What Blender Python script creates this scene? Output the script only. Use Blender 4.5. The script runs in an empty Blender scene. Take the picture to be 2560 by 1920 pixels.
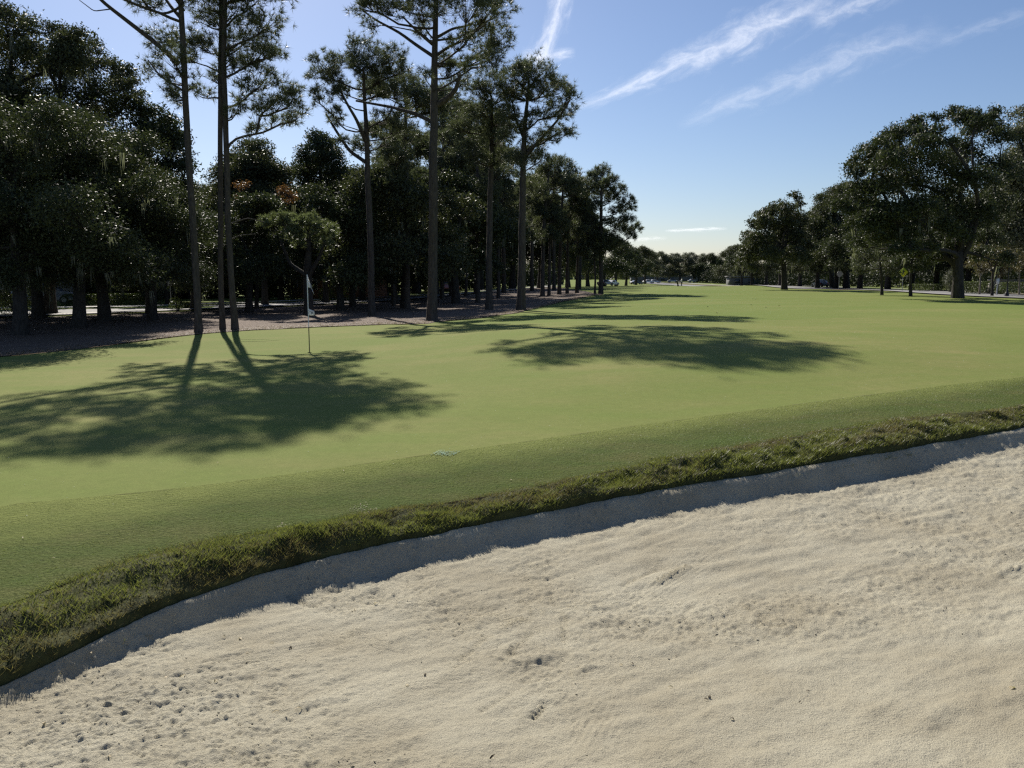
import bpy, bmesh, math
import numpy as np
from mathutils import Vector

scene = bpy.context.scene
COL = scene.collection
rng = np.random.default_rng(11)
R = math.radians

# ---------------------------------------------------------------- camera, sky, sun, exposure
FPX = 2050.0                       # focal length in pixels of the 2560-wide photograph
EYE = np.array([0.0, 0.0, 2.1])
PITCH = R(7.5)
cam = bpy.data.cameras.new("camera")
cam.sensor_width = 36.0
cam.lens = 36.0 * FPX / 2560.0
cam.clip_start = 0.05
cam.clip_end = 200000.0
cam_o = bpy.data.objects.new("camera", cam)
cam_o.location = EYE
cam_o.rotation_euler = (math.pi / 2 - PITCH, 0, 0)
COL.objects.link(cam_o)
scene.camera = cam_o

SUN_EL, SUN_AZ = R(35.4), R(-20.0)     # azimuth from the view direction (+y), negative = left
world = bpy.data.worlds.new("World")
scene.world = world
world.use_nodes = True
wn = world.node_tree.nodes
sky = wn.new("ShaderNodeTexSky")
sky.sky_type = 'NISHITA'
sky.sun_disc = False
sky.sun_elevation = SUN_EL
sky.sun_rotation = SUN_AZ
sky.air_density = 1.0
sky.dust_density = 0.4
sky.ozone_density = 3.8
bg = wn["Background"]
bg.inputs["Strength"].default_value = 0.064
tint = wn.new("ShaderNodeMix"); tint.data_type = 'RGBA'; tint.blend_type = 'MULTIPLY'; tint.inputs[0].default_value = 1.0
tint.inputs[7].default_value = (1.0, 0.985, 1.06, 1)
world.node_tree.links.new(sky.outputs[0], tint.inputs[6])
world.node_tree.links.new(tint.outputs[2], bg.inputs[0])

sun = bpy.data.lights.new("sun", 'SUN')
sun.energy = 5.0
sun.angle = R(0.53)
sun.color = (1.0, 0.94, 0.84)
sun_o = bpy.data.objects.new("sun", sun)
sd = Vector((math.sin(SUN_AZ) * math.cos(SUN_EL), math.cos(SUN_AZ) * math.cos(SUN_EL), math.sin(SUN_EL)))
sun_o.rotation_euler = sd.to_track_quat('Z', 'Y').to_euler()
sun_o.location = (-20, 40, 60)
COL.objects.link(sun_o)

scene.view_settings.view_transform = 'Standard'
scene.view_settings.look = 'None'
scene.view_settings.gamma = 1.0
scene.view_settings.exposure = 0.5
scene.view_settings.use_curve_mapping = False
scene.cycles.max_bounces = 6
scene.cycles.transparent_max_bounces = 12
scene.cycles.use_denoising = False
scene.cycles.pixel_filter_type = 'BLACKMAN_HARRIS'
scene.cycles.filter_width = 1.35
scene.cycles.sample_clamp_indirect = 4.0

# ---------------------------------------------------------------- helpers: rays, noise, terrain
def ray(u, v):
    r, d = (u - 1280.0) / FPX, (v - 960.0) / FPX
    return np.array([r, math.cos(PITCH) - d * math.sin(PITCH), -math.sin(PITCH) - d * math.cos(PITCH)])

def drop_pt(u, v, drop):
    d = ray(u, v)
    t = -drop / d[2]
    return EYE + d * t

def depth_pt(u, v, y):
    d = ray(u, v)
    return EYE + d * (y / d[1])

def vnoise(x, y, seed=0):
    xi, yi = np.floor(x).astype(np.int64), np.floor(y).astype(np.int64)
    xf, yf = x - xi, y - yi
    def h(a, b):
        n = (a * 374761393 + b * 668265263 + seed * 1274126177) & 0x7fffffff
        n = ((n ^ (n >> 13)) * 1103515245 + 12345) & 0x7fffffff
        n = ((n ^ (n >> 11)) * 1274126177) & 0x7fffffff
        return (n & 0xffff) / 65535.0
    sx, sy = xf * xf * (3 - 2 * xf), yf * yf * (3 - 2 * yf)
    a, b, c, d = h(xi, yi), h(xi + 1, yi), h(xi, yi + 1), h(xi + 1, yi + 1)
    return (a * (1 - sx) + b * sx) * (1 - sy) + (c * (1 - sx) + d * sx) * sy - 0.5

def fbm(x, y, seed=0, oct=4):
    s, a = 0, 1.0
    for i in range(oct):
        s = s + a * vnoise(x * 2 ** i + 13.7 * i, y * 2 ** i - 7.1 * i, seed + i)
        a *= 0.5
    return s

def sstep(a, b, x):
    t = np.clip((x - a) / (b - a), 0, 1)
    return t * t * (3 - 2 * t)

class TPS:
    def __init__(self, pts, lam=0.0):
        P = np.array(pts, float)
        self.xy = P[:, :2]
        n = len(P)
        K = self.k(self.xy, self.xy) + lam * np.eye(n)
        A = np.hstack([np.ones((n, 1)), self.xy])
        M = np.block([[K, A], [A.T, np.zeros((3, 3))]])
        s = np.linalg.solve(M, np.concatenate([P[:, 2], np.zeros(3)]))
        self.w, self.a = s[:n], s[n:]
    def k(self, p, q):
        r2 = ((p[:, None, :] - q[None, :, :]) ** 2).sum(2)
        return 0.5 * r2 * np.log(r2 + 1e-9)
    def __call__(self, x, y):
        x, y = np.asarray(x, float), np.asarray(y, float)
        sh = x.shape
        q = np.stack([x.ravel(), y.ravel()], 1)
        out = np.empty(len(q))
        for i in range(0, len(q), 20000):
            c = q[i:i + 20000]
            out[i:i + 20000] = self.k(c, self.xy) @ self.w + self.a[0] + c @ self.a[1:]
        return out.reshape(sh)

CONTACT = [(0,1712,2.35),(231,1585,2.33),(463,1481,2.32),(694,1406,2.31),(926,1354,2.3),(1157,1308,2.3),(1388,1261,2.27),
           (1620,1215,2.22),(1851,1180,2.17),(2083,1140,2.1),(2314,1099,2.06),(2560,1058,2.02)]
CREST = [(0,1525,2.17),(231,1428,2.17),(463,1365,2.18),(694,1330,2.18),(926,1284,2.18),(1157,1250,2.18),(1388,1208,2.13),
         (1620,1157,2.07),(1851,1116,2.0),(2083,1076,1.94),(2314,1041,1.89),(2560,1018,1.85)]
FRONT = [(0,1262,2.14),(347,1232,2.14),(578,1205,2.13),(1041,1140,2.1),(1504,1076,2.02),(1851,1030,1.93),(2198,984,1.83),(2560,943,1.75)]
REAR = [(0,893,2.25),(240,868,2.2),(497,835,2.12),(640,825,2.1),(900,813,2.1),(1081,808,2.0),(1240,810,1.8),(1400,806,1.62),(1500,803,1.56),
        (1840,803,1.5),(2212,792,1.46),(2560,784,1.43)]
CONTACT = [(u, v + 14, d) for u, v, d in CONTACT]
W = lambda L: np.array([drop_pt(*p) for p in L])
wC, wK, wF, wR = W(CONTACT), W(CREST), W(FRONT), W(REAR)

def curve(pts, ext_l, ext_r, smooth=0.35):
    P = np.array(pts)[:, :2]
    P = P[np.argsort(P[:, 0])]
    P = np.vstack([ext_l, P, ext_r]) if len(ext_l) or len(ext_r) else P
    def f(x):
        x = np.asarray(x, float)
        acc = 0
        for o, w in ((-2, .1), (-1, .2), (0, .4), (1, .2), (2, .1)):
            acc = acc + w * np.interp(x + o * smooth * 0.5, P[:, 0], P[:, 1])
        return acc
    return f

B_contact = curve(wC, [(-12, -7.5), (-6, 0.2)], [(9, 13.0), (14, 14.5), (24, 12.0)])
B_crest = curve(wK, [(-12.6, -7.0), (-6.4, 0.9)], [(9.2, 13.9), (14.2, 15.6), (24.5, 13.0)])
B_front = curve(wF, [(-30, -14), (-12, -1.0)], [(14, 18.5), (20, 20.0), (40, 19)])
B_rear = curve(wR, [(-40, 3), (-24, 10)], [(30, 34.5), (60, 33)], 1.0)

ctrl = [tuple(p) for p in np.vstack([wK, wF, wR])]
for u, v, dr in [(774,885,2.1),(1361,835,1.58),(1521,845,1.55),(1800,870,1.55),(2198,873,1.52),(2560,870,1.6),(300,960,2.15),(900,960,2.1),(1500,930,1.8),
                 (1302,776,1.85),(1497,735,1.75),(2392,745,1.5),(1961,723,1.5),(1703,716,2.6),(930,788,2.1),(1240,770,1.95),
                 (2000,755,1.5),(2560,762,1.5)]:
    ctrl.append(tuple(drop_pt(u, v, dr)))
for x, y, z in [(-26,41,-.1),(-10,72,-.05),(-1,110,.1),(45,62,.35),(44,110,.3),(48,180,-.1),(-60,30,-.2),(-70,80,0),(-40,110,0),(-20,190,0),
                (0,400,-.4),(80,400,-.3),(-150,300,0),(200,300,0),(300,50,.3),(-300,50,-.2),(-12,-8,-.1),(20,-8,.4),(30,10,.5),(-30,-20,-.2),
                (0,800,-.4),(400,800,0),(-400,800,0),(0,-60,.3),(60,20,.5),(-25,15,-.2)]:
    ctrl.append((x, y, z))
H = TPS(ctrl, 0.02)
zC = curve([(p[0], p[2], 0) for p in wC], [(-12, -.3)], [(24, .1)])
zK = curve([(p[0], p[2], 0) for p in wK], [(-12, -.1)], [(24, .3)])

sandpts = [tuple(drop_pt(*p)) for p in [(0,1758,2.42),(500,1570,2.46),(1157,1383,2.46),(1851,1220,2.33),(2560,1116,2.17)]]
sandpts += [(0,0,.42),(-3,1,.2),(-2,2.9,-.05),(2,2.4,.18),(5,3,.35),(8,4,.45),(12,8,.35),(9,11,.0),(4,6,-.2),(7,8,-.08),(-6,-3,.1),(0,-6,.8),(10,-4,.9),(18,6,.6),(1.0,4.4,-.2)]
SB = TPS(sandpts, 0.02)

RAKES = []
def rake(u, v, du, dv, ang, lam=0.045, amp=0.006):   # soft patches of rake ridges, placed where the photo shows them
    RAKES.append((u, v, du, dv, ang, lam, amp))
def sand_h(x, y):
    s = B_contact(x) - y                             # distance in front of the grass
    floor = SB(x, y)
    t = sstep(0.36, 0.0, s) ** 1.25
    z = floor * (1 - t) + zC(x) * t
    z = z + 0.020 * fbm(x * 1.1, y * 1.1, 3, 3) + 0.012 * fbm(x * 4, y * 4, 5, 3)
    rough = sstep(-0.24, 0.22, fbm(x * 0.75, y * 0.75, 9, 3))
    soft = sstep(0.06, 0.0, s)                       # the steep face stays smoother
    k = 1 - .7 * soft
    z = z + k * ((0.006 + 0.013 * rough) * fbm(x * 13, y * 13, 21, 2) + (0.0035 + 0.0105 * rough) * fbm(x * 38, y * 38, 27, 2))
    grit = .35 + rough * (.6 + 1.2 * vnoise(x * 1.7, y * 1.7, 47))
    z = z + k * np.maximum(vnoise(x * 39, y * 39, 41) - 0.10, 0) * .024 * grit
    z = z - k * np.maximum(vnoise(x * 52, y * 52, 43) - 0.14, 0) * .024 * grit
    # faint drag lines of the rake in overlapping strokes
    free = 1.0
    for (ang0, sd_, lam) in ((.05, 101, .036), (.42, 111, .033), (-.30, 121, .040)):
        q_ = -x * np.sin(ang0) + y * np.cos(ang0) + .16 * fbm(x * .8, y * .8, sd_ + 1, 2)
        m_ = sstep(.08, .30, fbm(x * 1.1, y * 1.1, sd_ + 3, 2)) * (1 - .7 * rough) * free
        free = free * (1 - m_)
        z = z + k * m_ * .0034 * np.sin(2 * math.pi * q_ / lam) * (.45 + 1.3 * vnoise(x * 6, y * 6, sd_ + 5))
    # long uneven drags
    z = z + k * (.016 * fbm(x * 1.3 + y * .4, (y - .35 * x) * 6.5, 141, 2) + .014 * fbm((x + .5 * y) * 1.6, (y - .8 * x) * 7.0, 151, 2))
    for (cx, cy, rx, ry, ang, lam, amp) in RAKES:
        dx, dy = x - cx, y - cy
        ca, sa = math.cos(ang), math.sin(ang)
        p, q = dx * ca + dy * sa, -dx * sa + dy * ca
        m = np.exp(-np.clip((p / rx) ** 2 + (q / ry) ** 2, 0, 30) ** 1.5)
        wob = 0.35 * vnoise(x * 2.2, y * 2.2, 77) * 6
        z = z + m * amp * np.sin(2 * math.pi * q / lam + wob * 2 + 0.6 * np.sin(p * 2.0)) * (0.55 + 0.9 * vnoise(x * 9, y * 9, 88))
    for (ax, ay, bx, by, w, dpt) in FURROWS:
        ex, ey = bx - ax, by - ay
        L = math.hypot(ex, ey)
        tt = np.clip(((x - ax) * ex + (y - ay) * ey) / L ** 2, 0, 1)
        dd = np.hypot(x - ax - tt * ex, y - ay - tt * ey)
        m = np.exp(-(dd / w) ** 2)
        z = z + m * (dpt * (1 + 0.8 * np.sin(tt * L / 0.035 * 2 * math.pi)) )
    return z
FURROWS = []
def spot(u, v):
    """where a ray meets the bunker's smooth floor"""
    d = ray(u, v); t = 1.0
    for _ in range(60):
        p = EYE + d * t
        t += (p[2] - float(SB(p[0], p[1]))) * 0.9
    return EYE + d * t
for u, v, rx, ry, ang, lam, amp in [(1250,1540,.45,.25,.5,.036,.008),(850,1590,.55,.18,-.35,.036,.006),(1700,1430,.7,.16,.9,.045,.007),(1330,1430,.7,.25,-.15,.04,.006),
                                    (1700,1500,.35,.2,-.1,.036,.006),(1120,1700,.5,.2,.2,.045,.004),(1850,1520,.3,.16,-.1,.035,.006),(640,1640,.5,.2,.4,.045,.006),
                                    (420,1730,.5,.2,.35,.05,.008),(1480,1820,.25,.12,1.2,.04,.006),(1500,1330,.8,.2,.1,.05,.006),(2000,1300,.9,.3,.0,.06,.006),
                                    (2300,1480,.6,.2,.5,.05,.006),(1000,1500,.5,.25,-.2,.04,.007),(1420,1510,.4,.22,.0,.036,.006),(260,1830,.3,.12,.5,.05,.007)]:
    p = spot(u, v); RAKES.append((p[0], p[1], rx, ry, ang, lam, amp))
for u0, v0, u1, v1, w, dp in [(1150,1650,1215,1590,.03,-.010),(1275,1640,1330,1580,.03,-.010),(1412,1600,1412,1540,.03,-.010),(1560,1460,1640,1420,.035,-.012),
                              (1205,1775,1275,1735,.022,-.008),(1640,1455,1720,1415,.05,.014),(1335,1790,1360,1765,.03,-.016),(720,1490,790,1515,.03,-.016),
                              (1140,1670,1175,1650,.02,-.008),(1250,1575,1310,1545,.05,.012),(1900,1560,1900,1530,.025,-.008)]:
    a, b = spot(u0, v0), spot(u1, v1); FURROWS.append((a[0], a[1], b[0], b[1], w, dp))

def ground_z(x, y):
    return float(H(np.array([x]), np.array([y]))[0])

def ground_hit(u, v):
    d = ray(u, v)
    ys = np.concatenate([np.linspace(6, 60, 220), np.linspace(60, 700, 640)[1:]])
    P = EYE[None, :] + d[None, :] * (ys / d[1])[:, None]
    hz = H(P[:, 0], P[:, 1])
    below = np.where(P[:, 2] < hz)[0]
    i = below[0] if len(below) else len(ys) - 1
    return np.array([P[i, 0], P[i, 1], hz[i]])

# ---------------------------------------------------------------- helpers: meshes, objects, tags
class MB:
    """collects vertices and faces (tris / quads) for one mesh"""
    def __init__(self):
        self.v, self.f, self.n = [], [], 0
    def add(self, verts, faces):
        verts = np.asarray(verts, float).reshape(-1, 3)
        faces = np.asarray(faces, np.int64)
        if len(verts) == 0 or len(faces) == 0:
            return
        self.v.append(verts)
        self.f.append(faces + self.n)
        self.n += len(verts)
    def box(self, c, s, rz=0.0):
        x, y, z = np.array(s) / 2
        V = np.array([[i, j, k] for i in (-x, x) for j in (-y, y) for k in (-z, z)])
        ca, sa = math.cos(rz), math.sin(rz)
        V = np.stack([V[:, 0] * ca - V[:, 1] * sa, V[:, 0] * sa + V[:, 1] * ca, V[:, 2]], 1) + np.array(c)
        self.add(V, [[0, 1, 3, 2], [4, 6, 7, 5], [0, 4, 5, 1], [2, 3, 7, 6], [0, 2, 6, 4], [1, 5, 7, 3]])
    def tube(self, pts, rad, n=6, cap=True):
        P = np.asarray(pts, float)
        rad = np.broadcast_to(np.asarray(rad, float), (len(P),))
        T = np.gradient(P, axis=0)
        T /= np.linalg.norm(T, axis=1)[:, None] + 1e-9
        ref = np.array([0.0, 0.0, 1.0]) if abs(T[:, 2]).mean() < 0.8 else np.array([1.0, 0.0, 0.0])
        A = np.cross(T, ref); A /= np.linalg.norm(A, axis=1)[:, None] + 1e-9
        Bv = np.cross(T, A)
        th = np.arange(n) * 2 * math.pi / n
        V = P[:, None, :] + rad[:, None, None] * (np.cos(th)[None, :, None] * A[:, None, :] + np.sin(th)[None, :, None] * Bv[:, None, :])
        m = len(P)
        i = np.arange(m - 1)[:, None] * n
        j = np.arange(n)[None, :]; k = (j + 1) % n
        F = np.stack([i + j, i + k, i + n + k, i + n + j], 2).reshape(-1, 4)
        self.add(V.reshape(-1, 3), F)
        if cap and n == 4:
            self.add(V[[0, -1]].reshape(-1, 3), [[3, 2, 1, 0], [4, 5, 6, 7]])
        elif cap:
            for e in (0, -1):
                c = np.vstack([V[e], P[e]])
                f = [[(q + 1) % n, q, n] if e == 0 else [q, (q + 1) % n, n] for q in range(n)]
                self.add(c, f)
    def mesh(self, name, smooth=False):
        me = bpy.data.meshes.new(name)
        if not self.v:
            return me
        V = np.concatenate(self.v)
        loops = np.concatenate([f.ravel() for f in self.f])
        tot = np.concatenate([np.full(len(f), f.shape[1], np.int64) for f in self.f])
        me.vertices.add(len(V)); me.vertices.foreach_set("co", V.astype(np.float32).ravel())
        me.loops.add(len(loops)); me.loops.foreach_set("vertex_index", loops.astype(np.int32))
        me.polygons.add(len(tot))
        me.polygons.foreach_set("loop_start", (np.cumsum(tot) - tot).astype(np.int32))
        me.polygons.foreach_set("loop_total", tot.astype(np.int32))
        if smooth:
            me.polygons.foreach_set("use_smooth", np.ones(len(tot), bool))
        me.update(calc_edges=True)
        return me
    def build(self, name, mat, parent=None, smooth=False, loc=None):
        o = bpy.data.objects.new(name, self.mesh(name, smooth))
        o.data.materials.append(mat)
        COL.objects.link(o)
        if parent: o.parent = parent
        if loc is not None: o.location = loc
        return o

def tag(o, label=None, cat=None, group=None, kind=None):
    if label: o["label"] = label
    if cat: o["category"] = cat
    if group: o["group"] = group
    if kind: o["kind"] = kind
    return o
def empty(name, loc=(0, 0, 0), rz=0.0, s=1.0):
    o = bpy.data.objects.new(name, None)
    o.empty_display_size = 0.3
    o.location = loc; o.rotation_euler = (0, 0, rz); o.scale = (s, s, s)
    COL.objects.link(o)
    return o
def copy_tree(o, parent=None):
    c = o.copy(); COL.objects.link(c)
    if parent: c.parent = parent
    for ch in list(o.children):
        copy_tree(ch, c)
    return c

# ---------------------------------------------------------------- materials
def new_mat(name):
    m = bpy.data.materials.new(name); m.use_nodes = True
    nt = m.node_tree
    return m, nt, nt.nodes["Principled BSDF"], nt.nodes, nt.links
def mixc(nt, fac, a, b):
    n = nt.nodes.new("ShaderNodeMix"); n.data_type = 'RGBA'
    for s, v in ((0, fac), (6, a), (7, b)):
        if isinstance(v, bpy.types.NodeSocket): nt.links.new(v, n.inputs[s])
        elif s == 0: n.inputs[0].default_value = v
        else: n.inputs[s].default_value = (*v, 1)
    return n.outputs[2]
def noise(nt, scale, detail=3, rough=0.55, coord=None, dist=0.0):
    n = nt.nodes.new("ShaderNodeTexNoise")
    n.inputs["Scale"].default_value = scale; n.inputs["Detail"].default_value = detail
    n.inputs["Roughness"].default_value = rough; n.inputs["Distortion"].default_value = dist
    if coord is not None: nt.links.new(coord, n.inputs["Vector"])
    return n.outputs["Fac"]
def ramp(nt, fac, lo, hi, c0=(0, 0, 0), c1=(1, 1, 1)):
    n = nt.nodes.new("ShaderNodeMapRange")
    n.inputs[1].default_value = lo; n.inputs[2].default_value = hi
    nt.links.new(fac, n.inputs[0])
    return n.outputs[0]
def objco(nt):
    return nt.nodes.new("ShaderNodeTexCoord").outputs["Object"]
def bump(nt, b, h, strength, dist):
    n = nt.nodes.new("ShaderNodeBump")
    n.inputs["Strength"].default_value = strength; n.inputs["Distance"].default_value = dist
    nt.links.new(h, n.inputs["Height"]); nt.links.new(n.outputs[0], b.inputs["Normal"])
def simple(name, col, rough=0.6, var=0.25, scale=3.0, metal=0.0, spec=0.5, bscale=None, bd=0.01):
    m, nt, b, N, L = new_mat(name)
    co = objco(nt)
    f = noise(nt, scale, 4, 0.6, co)
    c = mixc(nt, ramp(nt, f, 0.3, 0.7), tuple(max(0, x * (1 - var)) for x in col), tuple(min(1, x * (1 + var)) for x in col))
    L.new(c, b.inputs["Base Color"])
    b.inputs["Roughness"].default_value = rough; b.inputs["Metallic"].default_value = metal
    b.inputs["Specular IOR Level"].default_value = spec
    if bscale: bump(nt, b, noise(nt, bscale, 4, 0.6, co), 0.6, bd)
    return m
def leaf_mat(name, c0, c1, trans=0.25, rough=0.38, spec=0.5):
    m, nt, b, N, L = new_mat(name)
    g = N.new("ShaderNodeNewGeometry")
    c = mixc(nt, g.outputs["Random Per Island"], c0, c1)
    L.new(c, b.inputs["Base Color"])
    b.inputs["Roughness"].default_value = rough
    b.inputs["Specular IOR Level"].default_value = spec
    t = N.new("ShaderNodeBsdfTranslucent")
    L.new(mixc(nt, 0.6, c, (c1[0] * 1.6, c1[1] * 1.8, c1[2] * 0.9)), t.inputs["Color"])
    mx = N.new("ShaderNodeMixShader"); mx.inputs[0].default_value = trans
    L.new(b.outputs[0], mx.inputs[1]); L.new(t.outputs[0], mx.inputs[2])
    L.new(mx.outputs[0], N["Material Output"].inputs["Surface"])
    return m
def grass_mat(name, a, b_, c_, s1=0.25, s2=2.0, fine=55.0, bs=0.5, bd=0.01, fk=.45):
    m, nt, b, N, L = new_mat(name)
    co = objco(nt)
    big = ramp(nt, noise(nt, s1, 4, 0.6, co), 0.35, 0.65)
    mp = N.new("ShaderNodeMapping"); mp.inputs["Scale"].default_value = (.4, 1, 1); mp.inputs["Rotation"].default_value = (0, 0, .12); L.new(co, mp.inputs["Vector"])
    mid = ramp(nt, noise(nt, s2, 5, 0.68, mp.outputs[0]), 0.36, 0.66)
    gr = ramp(nt, noise(nt, s2 * 9, 5, 0.75, co), 0.32, 0.7)
    fin = ramp(nt, noise(nt, fine, 3, 0.7, co), 0.3, 0.72)
    c = mixc(nt, big, a, b_)
    n = N.new("ShaderNodeMath"); n.operation = 'MULTIPLY'; L.new(mid, n.inputs[0]); n.inputs[1].default_value = 0.85
    c = mixc(nt, n.outputs[0], c, c_)
    n3 = N.new("ShaderNodeMath"); n3.operation = 'MULTIPLY'; L.new(gr, n3.inputs[0]); n3.inputs[1].default_value = 0.42
    c = mixc(nt, n3.outputs[0], c, tuple(x * 0.66 for x in c_))
    n2 = N.new("ShaderNodeMath"); n2.operation = 'MULTIPLY'; L.new(fin, n2.inputs[0]); n2.inputs[1].default_value = fk
    c = mixc(nt, n2.outputs[0], c, tuple(x * 0.5 for x in a))
    L.new(c, b.inputs["Base Color"])
    b.inputs["Roughness"].default_value = 0.9
    b.inputs["Specular IOR Level"].default_value = 0.03
    b.inputs["Sheen Weight"].default_value = 0.0
    bump(nt, b, noise(nt, fine * 0.8, 4, 0.7, co), bs, bd)
    return m

M_green = grass_mat("putting_turf", (.200, .232, .068), (.315, .285, .118), (.190, .245, .064), 0.18, 0.8, 70, .5, .008, .6)
M_collar = grass_mat("collar_turf", (.112, .135, .040), (.180, .170, .070), (.100, .148, .040), 0.6, 3.2, 34, 1.0, .03, .8)
def soften(m):
    nt = m.node_tree; b = nt.nodes["Principled BSDF"]
    old = b.inputs["Base Color"].links[0].from_socket
    at = nt.nodes.new("ShaderNodeAttribute"); at.attribute_name = "across"
    ad = nt.nodes.new("ShaderNodeMath"); ad.operation = 'ADD'
    nt.links.new(at.outputs["Fac"], ad.inputs[0])
    sc = nt.nodes.new("ShaderNodeMath"); sc.operation = 'MULTIPLY_ADD'; sc.inputs[1].default_value = .55; sc.inputs[2].default_value = -.275
    nt.links.new(noise(nt, 2.2, 5, .7, objco(nt)), sc.inputs[0]); nt.links.new(sc.outputs[0], ad.inputs[1])
    nt.links.new(mixc(nt, ramp(nt, ad.outputs[0], .50, 1.0), old, (.190, .215, .064)), b.inputs["Base Color"])
soften(M_collar)
M_fair = grass_mat("fairway_turf", (.185, .232, .060), (.268, .262, .100), (.165, .225, .056), 0.09, 0.35, 14, .5, .03)
M_rough = simple("rough_soil", (.055, .058, .022), 0.9, .4, 6, spec=.1, bscale=40, bd=.02)
M_lawn = grass_mat("lawn_turf", (.12, .17, .03), (.14, .17, .04), (.10, .15, .03), .3, 1.0, 14, .5, .03)
M_straw = None
def straw_mat():
    m, nt, b, N, L = new_mat("pine_straw")
    co = objco(nt)
    f1 = ramp(nt, noise(nt, 0.6, 4, .6, co), .35, .65)
    f2 = ramp(nt, noise(nt, 14, 5, .75, co), .35, .68)
    c = mixc(nt, f1, (.070, .049, .038), (.125, .088, .067))
    c = mixc(nt, f2, c, (.235, .18, .14))
    L.new(c, b.inputs["Base Color"]); b.inputs["Roughness"].default_value = .9; b.inputs["Specular IOR Level"].default_value = .15
    bump(nt, b, noise(nt, 18, 5, .75, co), .9, .05)
    return m
M_straw = straw_mat()
def sand_mat():
    m, nt, b, N, L = new_mat("bunker_sand")
    co = objco(nt)
    f1 = ramp(nt, noise(nt, .9, 5, .65, co), .36, .62)
    f2 = ramp(nt, noise(nt, 90, 4, .7, co), .3, .7)
    c = mixc(nt, f1, (.395, .350, .245), (.505, .465, .345))
    n2 = N.new("ShaderNodeMath"); n2.operation = 'MULTIPLY'; L.new(f2, n2.inputs[0]); n2.inputs[1].default_value = .35
    c = mixc(nt, n2.outputs[0], c, (.33, .295, .225))
    L.new(c, b.inputs["Base Color"]); b.inputs["Roughness"].default_value = .85; b.inputs["Specular IOR Level"].default_value = .2
    add = N.new("ShaderNodeMath"); add.operation = 'ADD'
    L.new(noise(nt, 42, 6, .78, co), add.inputs[0]); L.new(noise(nt, 130, 3, .7, co), add.inputs[1])
    bump(nt, b, add.outputs[0], 1.0, .014)
    return m
M_sand = sand_mat()
M_asphalt = simple("asphalt", (.20, .195, .19), .85, .2, 2.0, spec=.3, bscale=60, bd=.004)
M_conc = simple("concrete", (.42, .40, .37), .8, .15, 2.5, spec=.3, bscale=50, bd=.003)
M_dry = grass_mat("dry_verge", (.20, .17, .075), (.22, .18, .09), (.15, .15, .06), .3, 1.0, 14, .5, .03)
def bark_mat(name, a, b_, vs=3.0):
    m, nt, b, N, L = new_mat(name)
    co = objco(nt)
    mp = N.new("ShaderNodeMapping"); mp.inputs["Scale"].default_value = (vs * 4, vs * 4, vs)
    L.new(co, mp.inputs["Vector"])
    f = noise(nt, 1.0, 5, .7, mp.outputs[0], .3)
    v = N.new("ShaderNodeTexVoronoi"); v.inputs["Scale"].default_value = 1.2; L.new(mp.outputs[0], v.inputs["Vector"])
    c = mixc(nt, ramp(nt, f, .35, .68), a, b_)
    L.new(c, b.inputs["Base Color"]); b.inputs["Roughness"].default_value = .9; b.inputs["Specular IOR Level"].default_value = .15
    ad = N.new("ShaderNodeMath"); ad.operation = 'ADD'; L.new(f, ad.inputs[0]); L.new(v.outputs["Distance"], ad.inputs[1])
    bump(nt, b, ad.outputs[0], 1.0, .05)
    return m
M_pbark = bark_mat("pine_bark", (.050, .043, .038), (.105, .09, .078))
M_obark = bark_mat("oak_bark", (.032, .029, .026), (.075, .068, .060))
M_pale = bark_mat("pale_bark", (.16, .14, .11), (.26, .23, .19))
M_needle = leaf_mat("pine_needles", (.052, .060, .038), (.112, .122, .078), .3, .5, .3)
M_oak = leaf_mat("oak_leaves", (.026, .034, .017), (.070, .082, .038), .16, .55, .25)
M_oak2 = leaf_mat("oak_leaves_olive", (.032, .038, .020), (.085, .092, .044), .18, .55, .25)
M_silver = leaf_mat("silver_leaves", (.055, .062, .040), (.12, .125, .085), .2, .5, .35)
M_yellow = leaf_mat("yellow_leaves", (.09, .085, .020), (.20, .17, .035), .4, .45)
M_orange = leaf_mat("rusty_leaves", (.06, .032, .016), (.13, .062, .028), .35, .45)
M_bush = leaf_mat("shrub_leaves", (.035, .050, .016), (.085, .105, .030), .25, .45, .4)
M_brown = leaf_mat("brown_leaves", (.060, .050, .028), (.12, .10, .05), .3, .45)
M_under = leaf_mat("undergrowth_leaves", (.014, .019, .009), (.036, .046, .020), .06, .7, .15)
M_palepine = leaf_mat("pale_pine_needles", (.085, .105, .050), (.17, .19, .10), .3, .45)
M_moss = leaf_mat("spanish_moss", (.12, .125, .10), (.20, .20, .16), .3, .8, .1)
M_blade = leaf_mat("grass_blades", (.060, .076, .022), (.185, .190, .062), .4, .45, .4)
M_blade_dry = leaf_mat("dry_grass_blades", (.085, .070, .032), (.20, .165, .085), .35, .5, .3)
M_blade_s = leaf_mat("short_grass_blades", (.095, .120, .032), (.155, .178, .054), .35, .5, .35)
M_dryleaf = leaf_mat("dry_leaves", (.28, .20, .10), (.55, .46, .30), .2, .6, .3)
M_darkleaf = leaf_mat("dark_debris", (.06, .045, .03), (.10, .08, .05), .1, .8, .2)
M_white = simple("white_paint", (.78, .78, .76), .45, .04)
M_cloth = leaf_mat("white_flag_cloth", (.80, .79, .80), (.82, .81, .82), .6, .8, .2)
M_cloth.node_tree.nodes["Translucent BSDF"].inputs["Color"].default_value = (.85, .84, .86, 1)
M_cloth.node_tree.links.remove(M_cloth.node_tree.nodes["Translucent BSDF"].inputs["Color"].links[0])
M_grey = simple("grey_print", (.30, .30, .32), .7, .1)
M_dim = simple("weathered_grey_wall", (.10, .10, .095), .8, .2)
M_black = simple("black_paint", (.02, .02, .02), .4, .2)
M_steel = simple("galvanised_steel", (.35, .35, .35), .45, .1, metal=.6)
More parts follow.
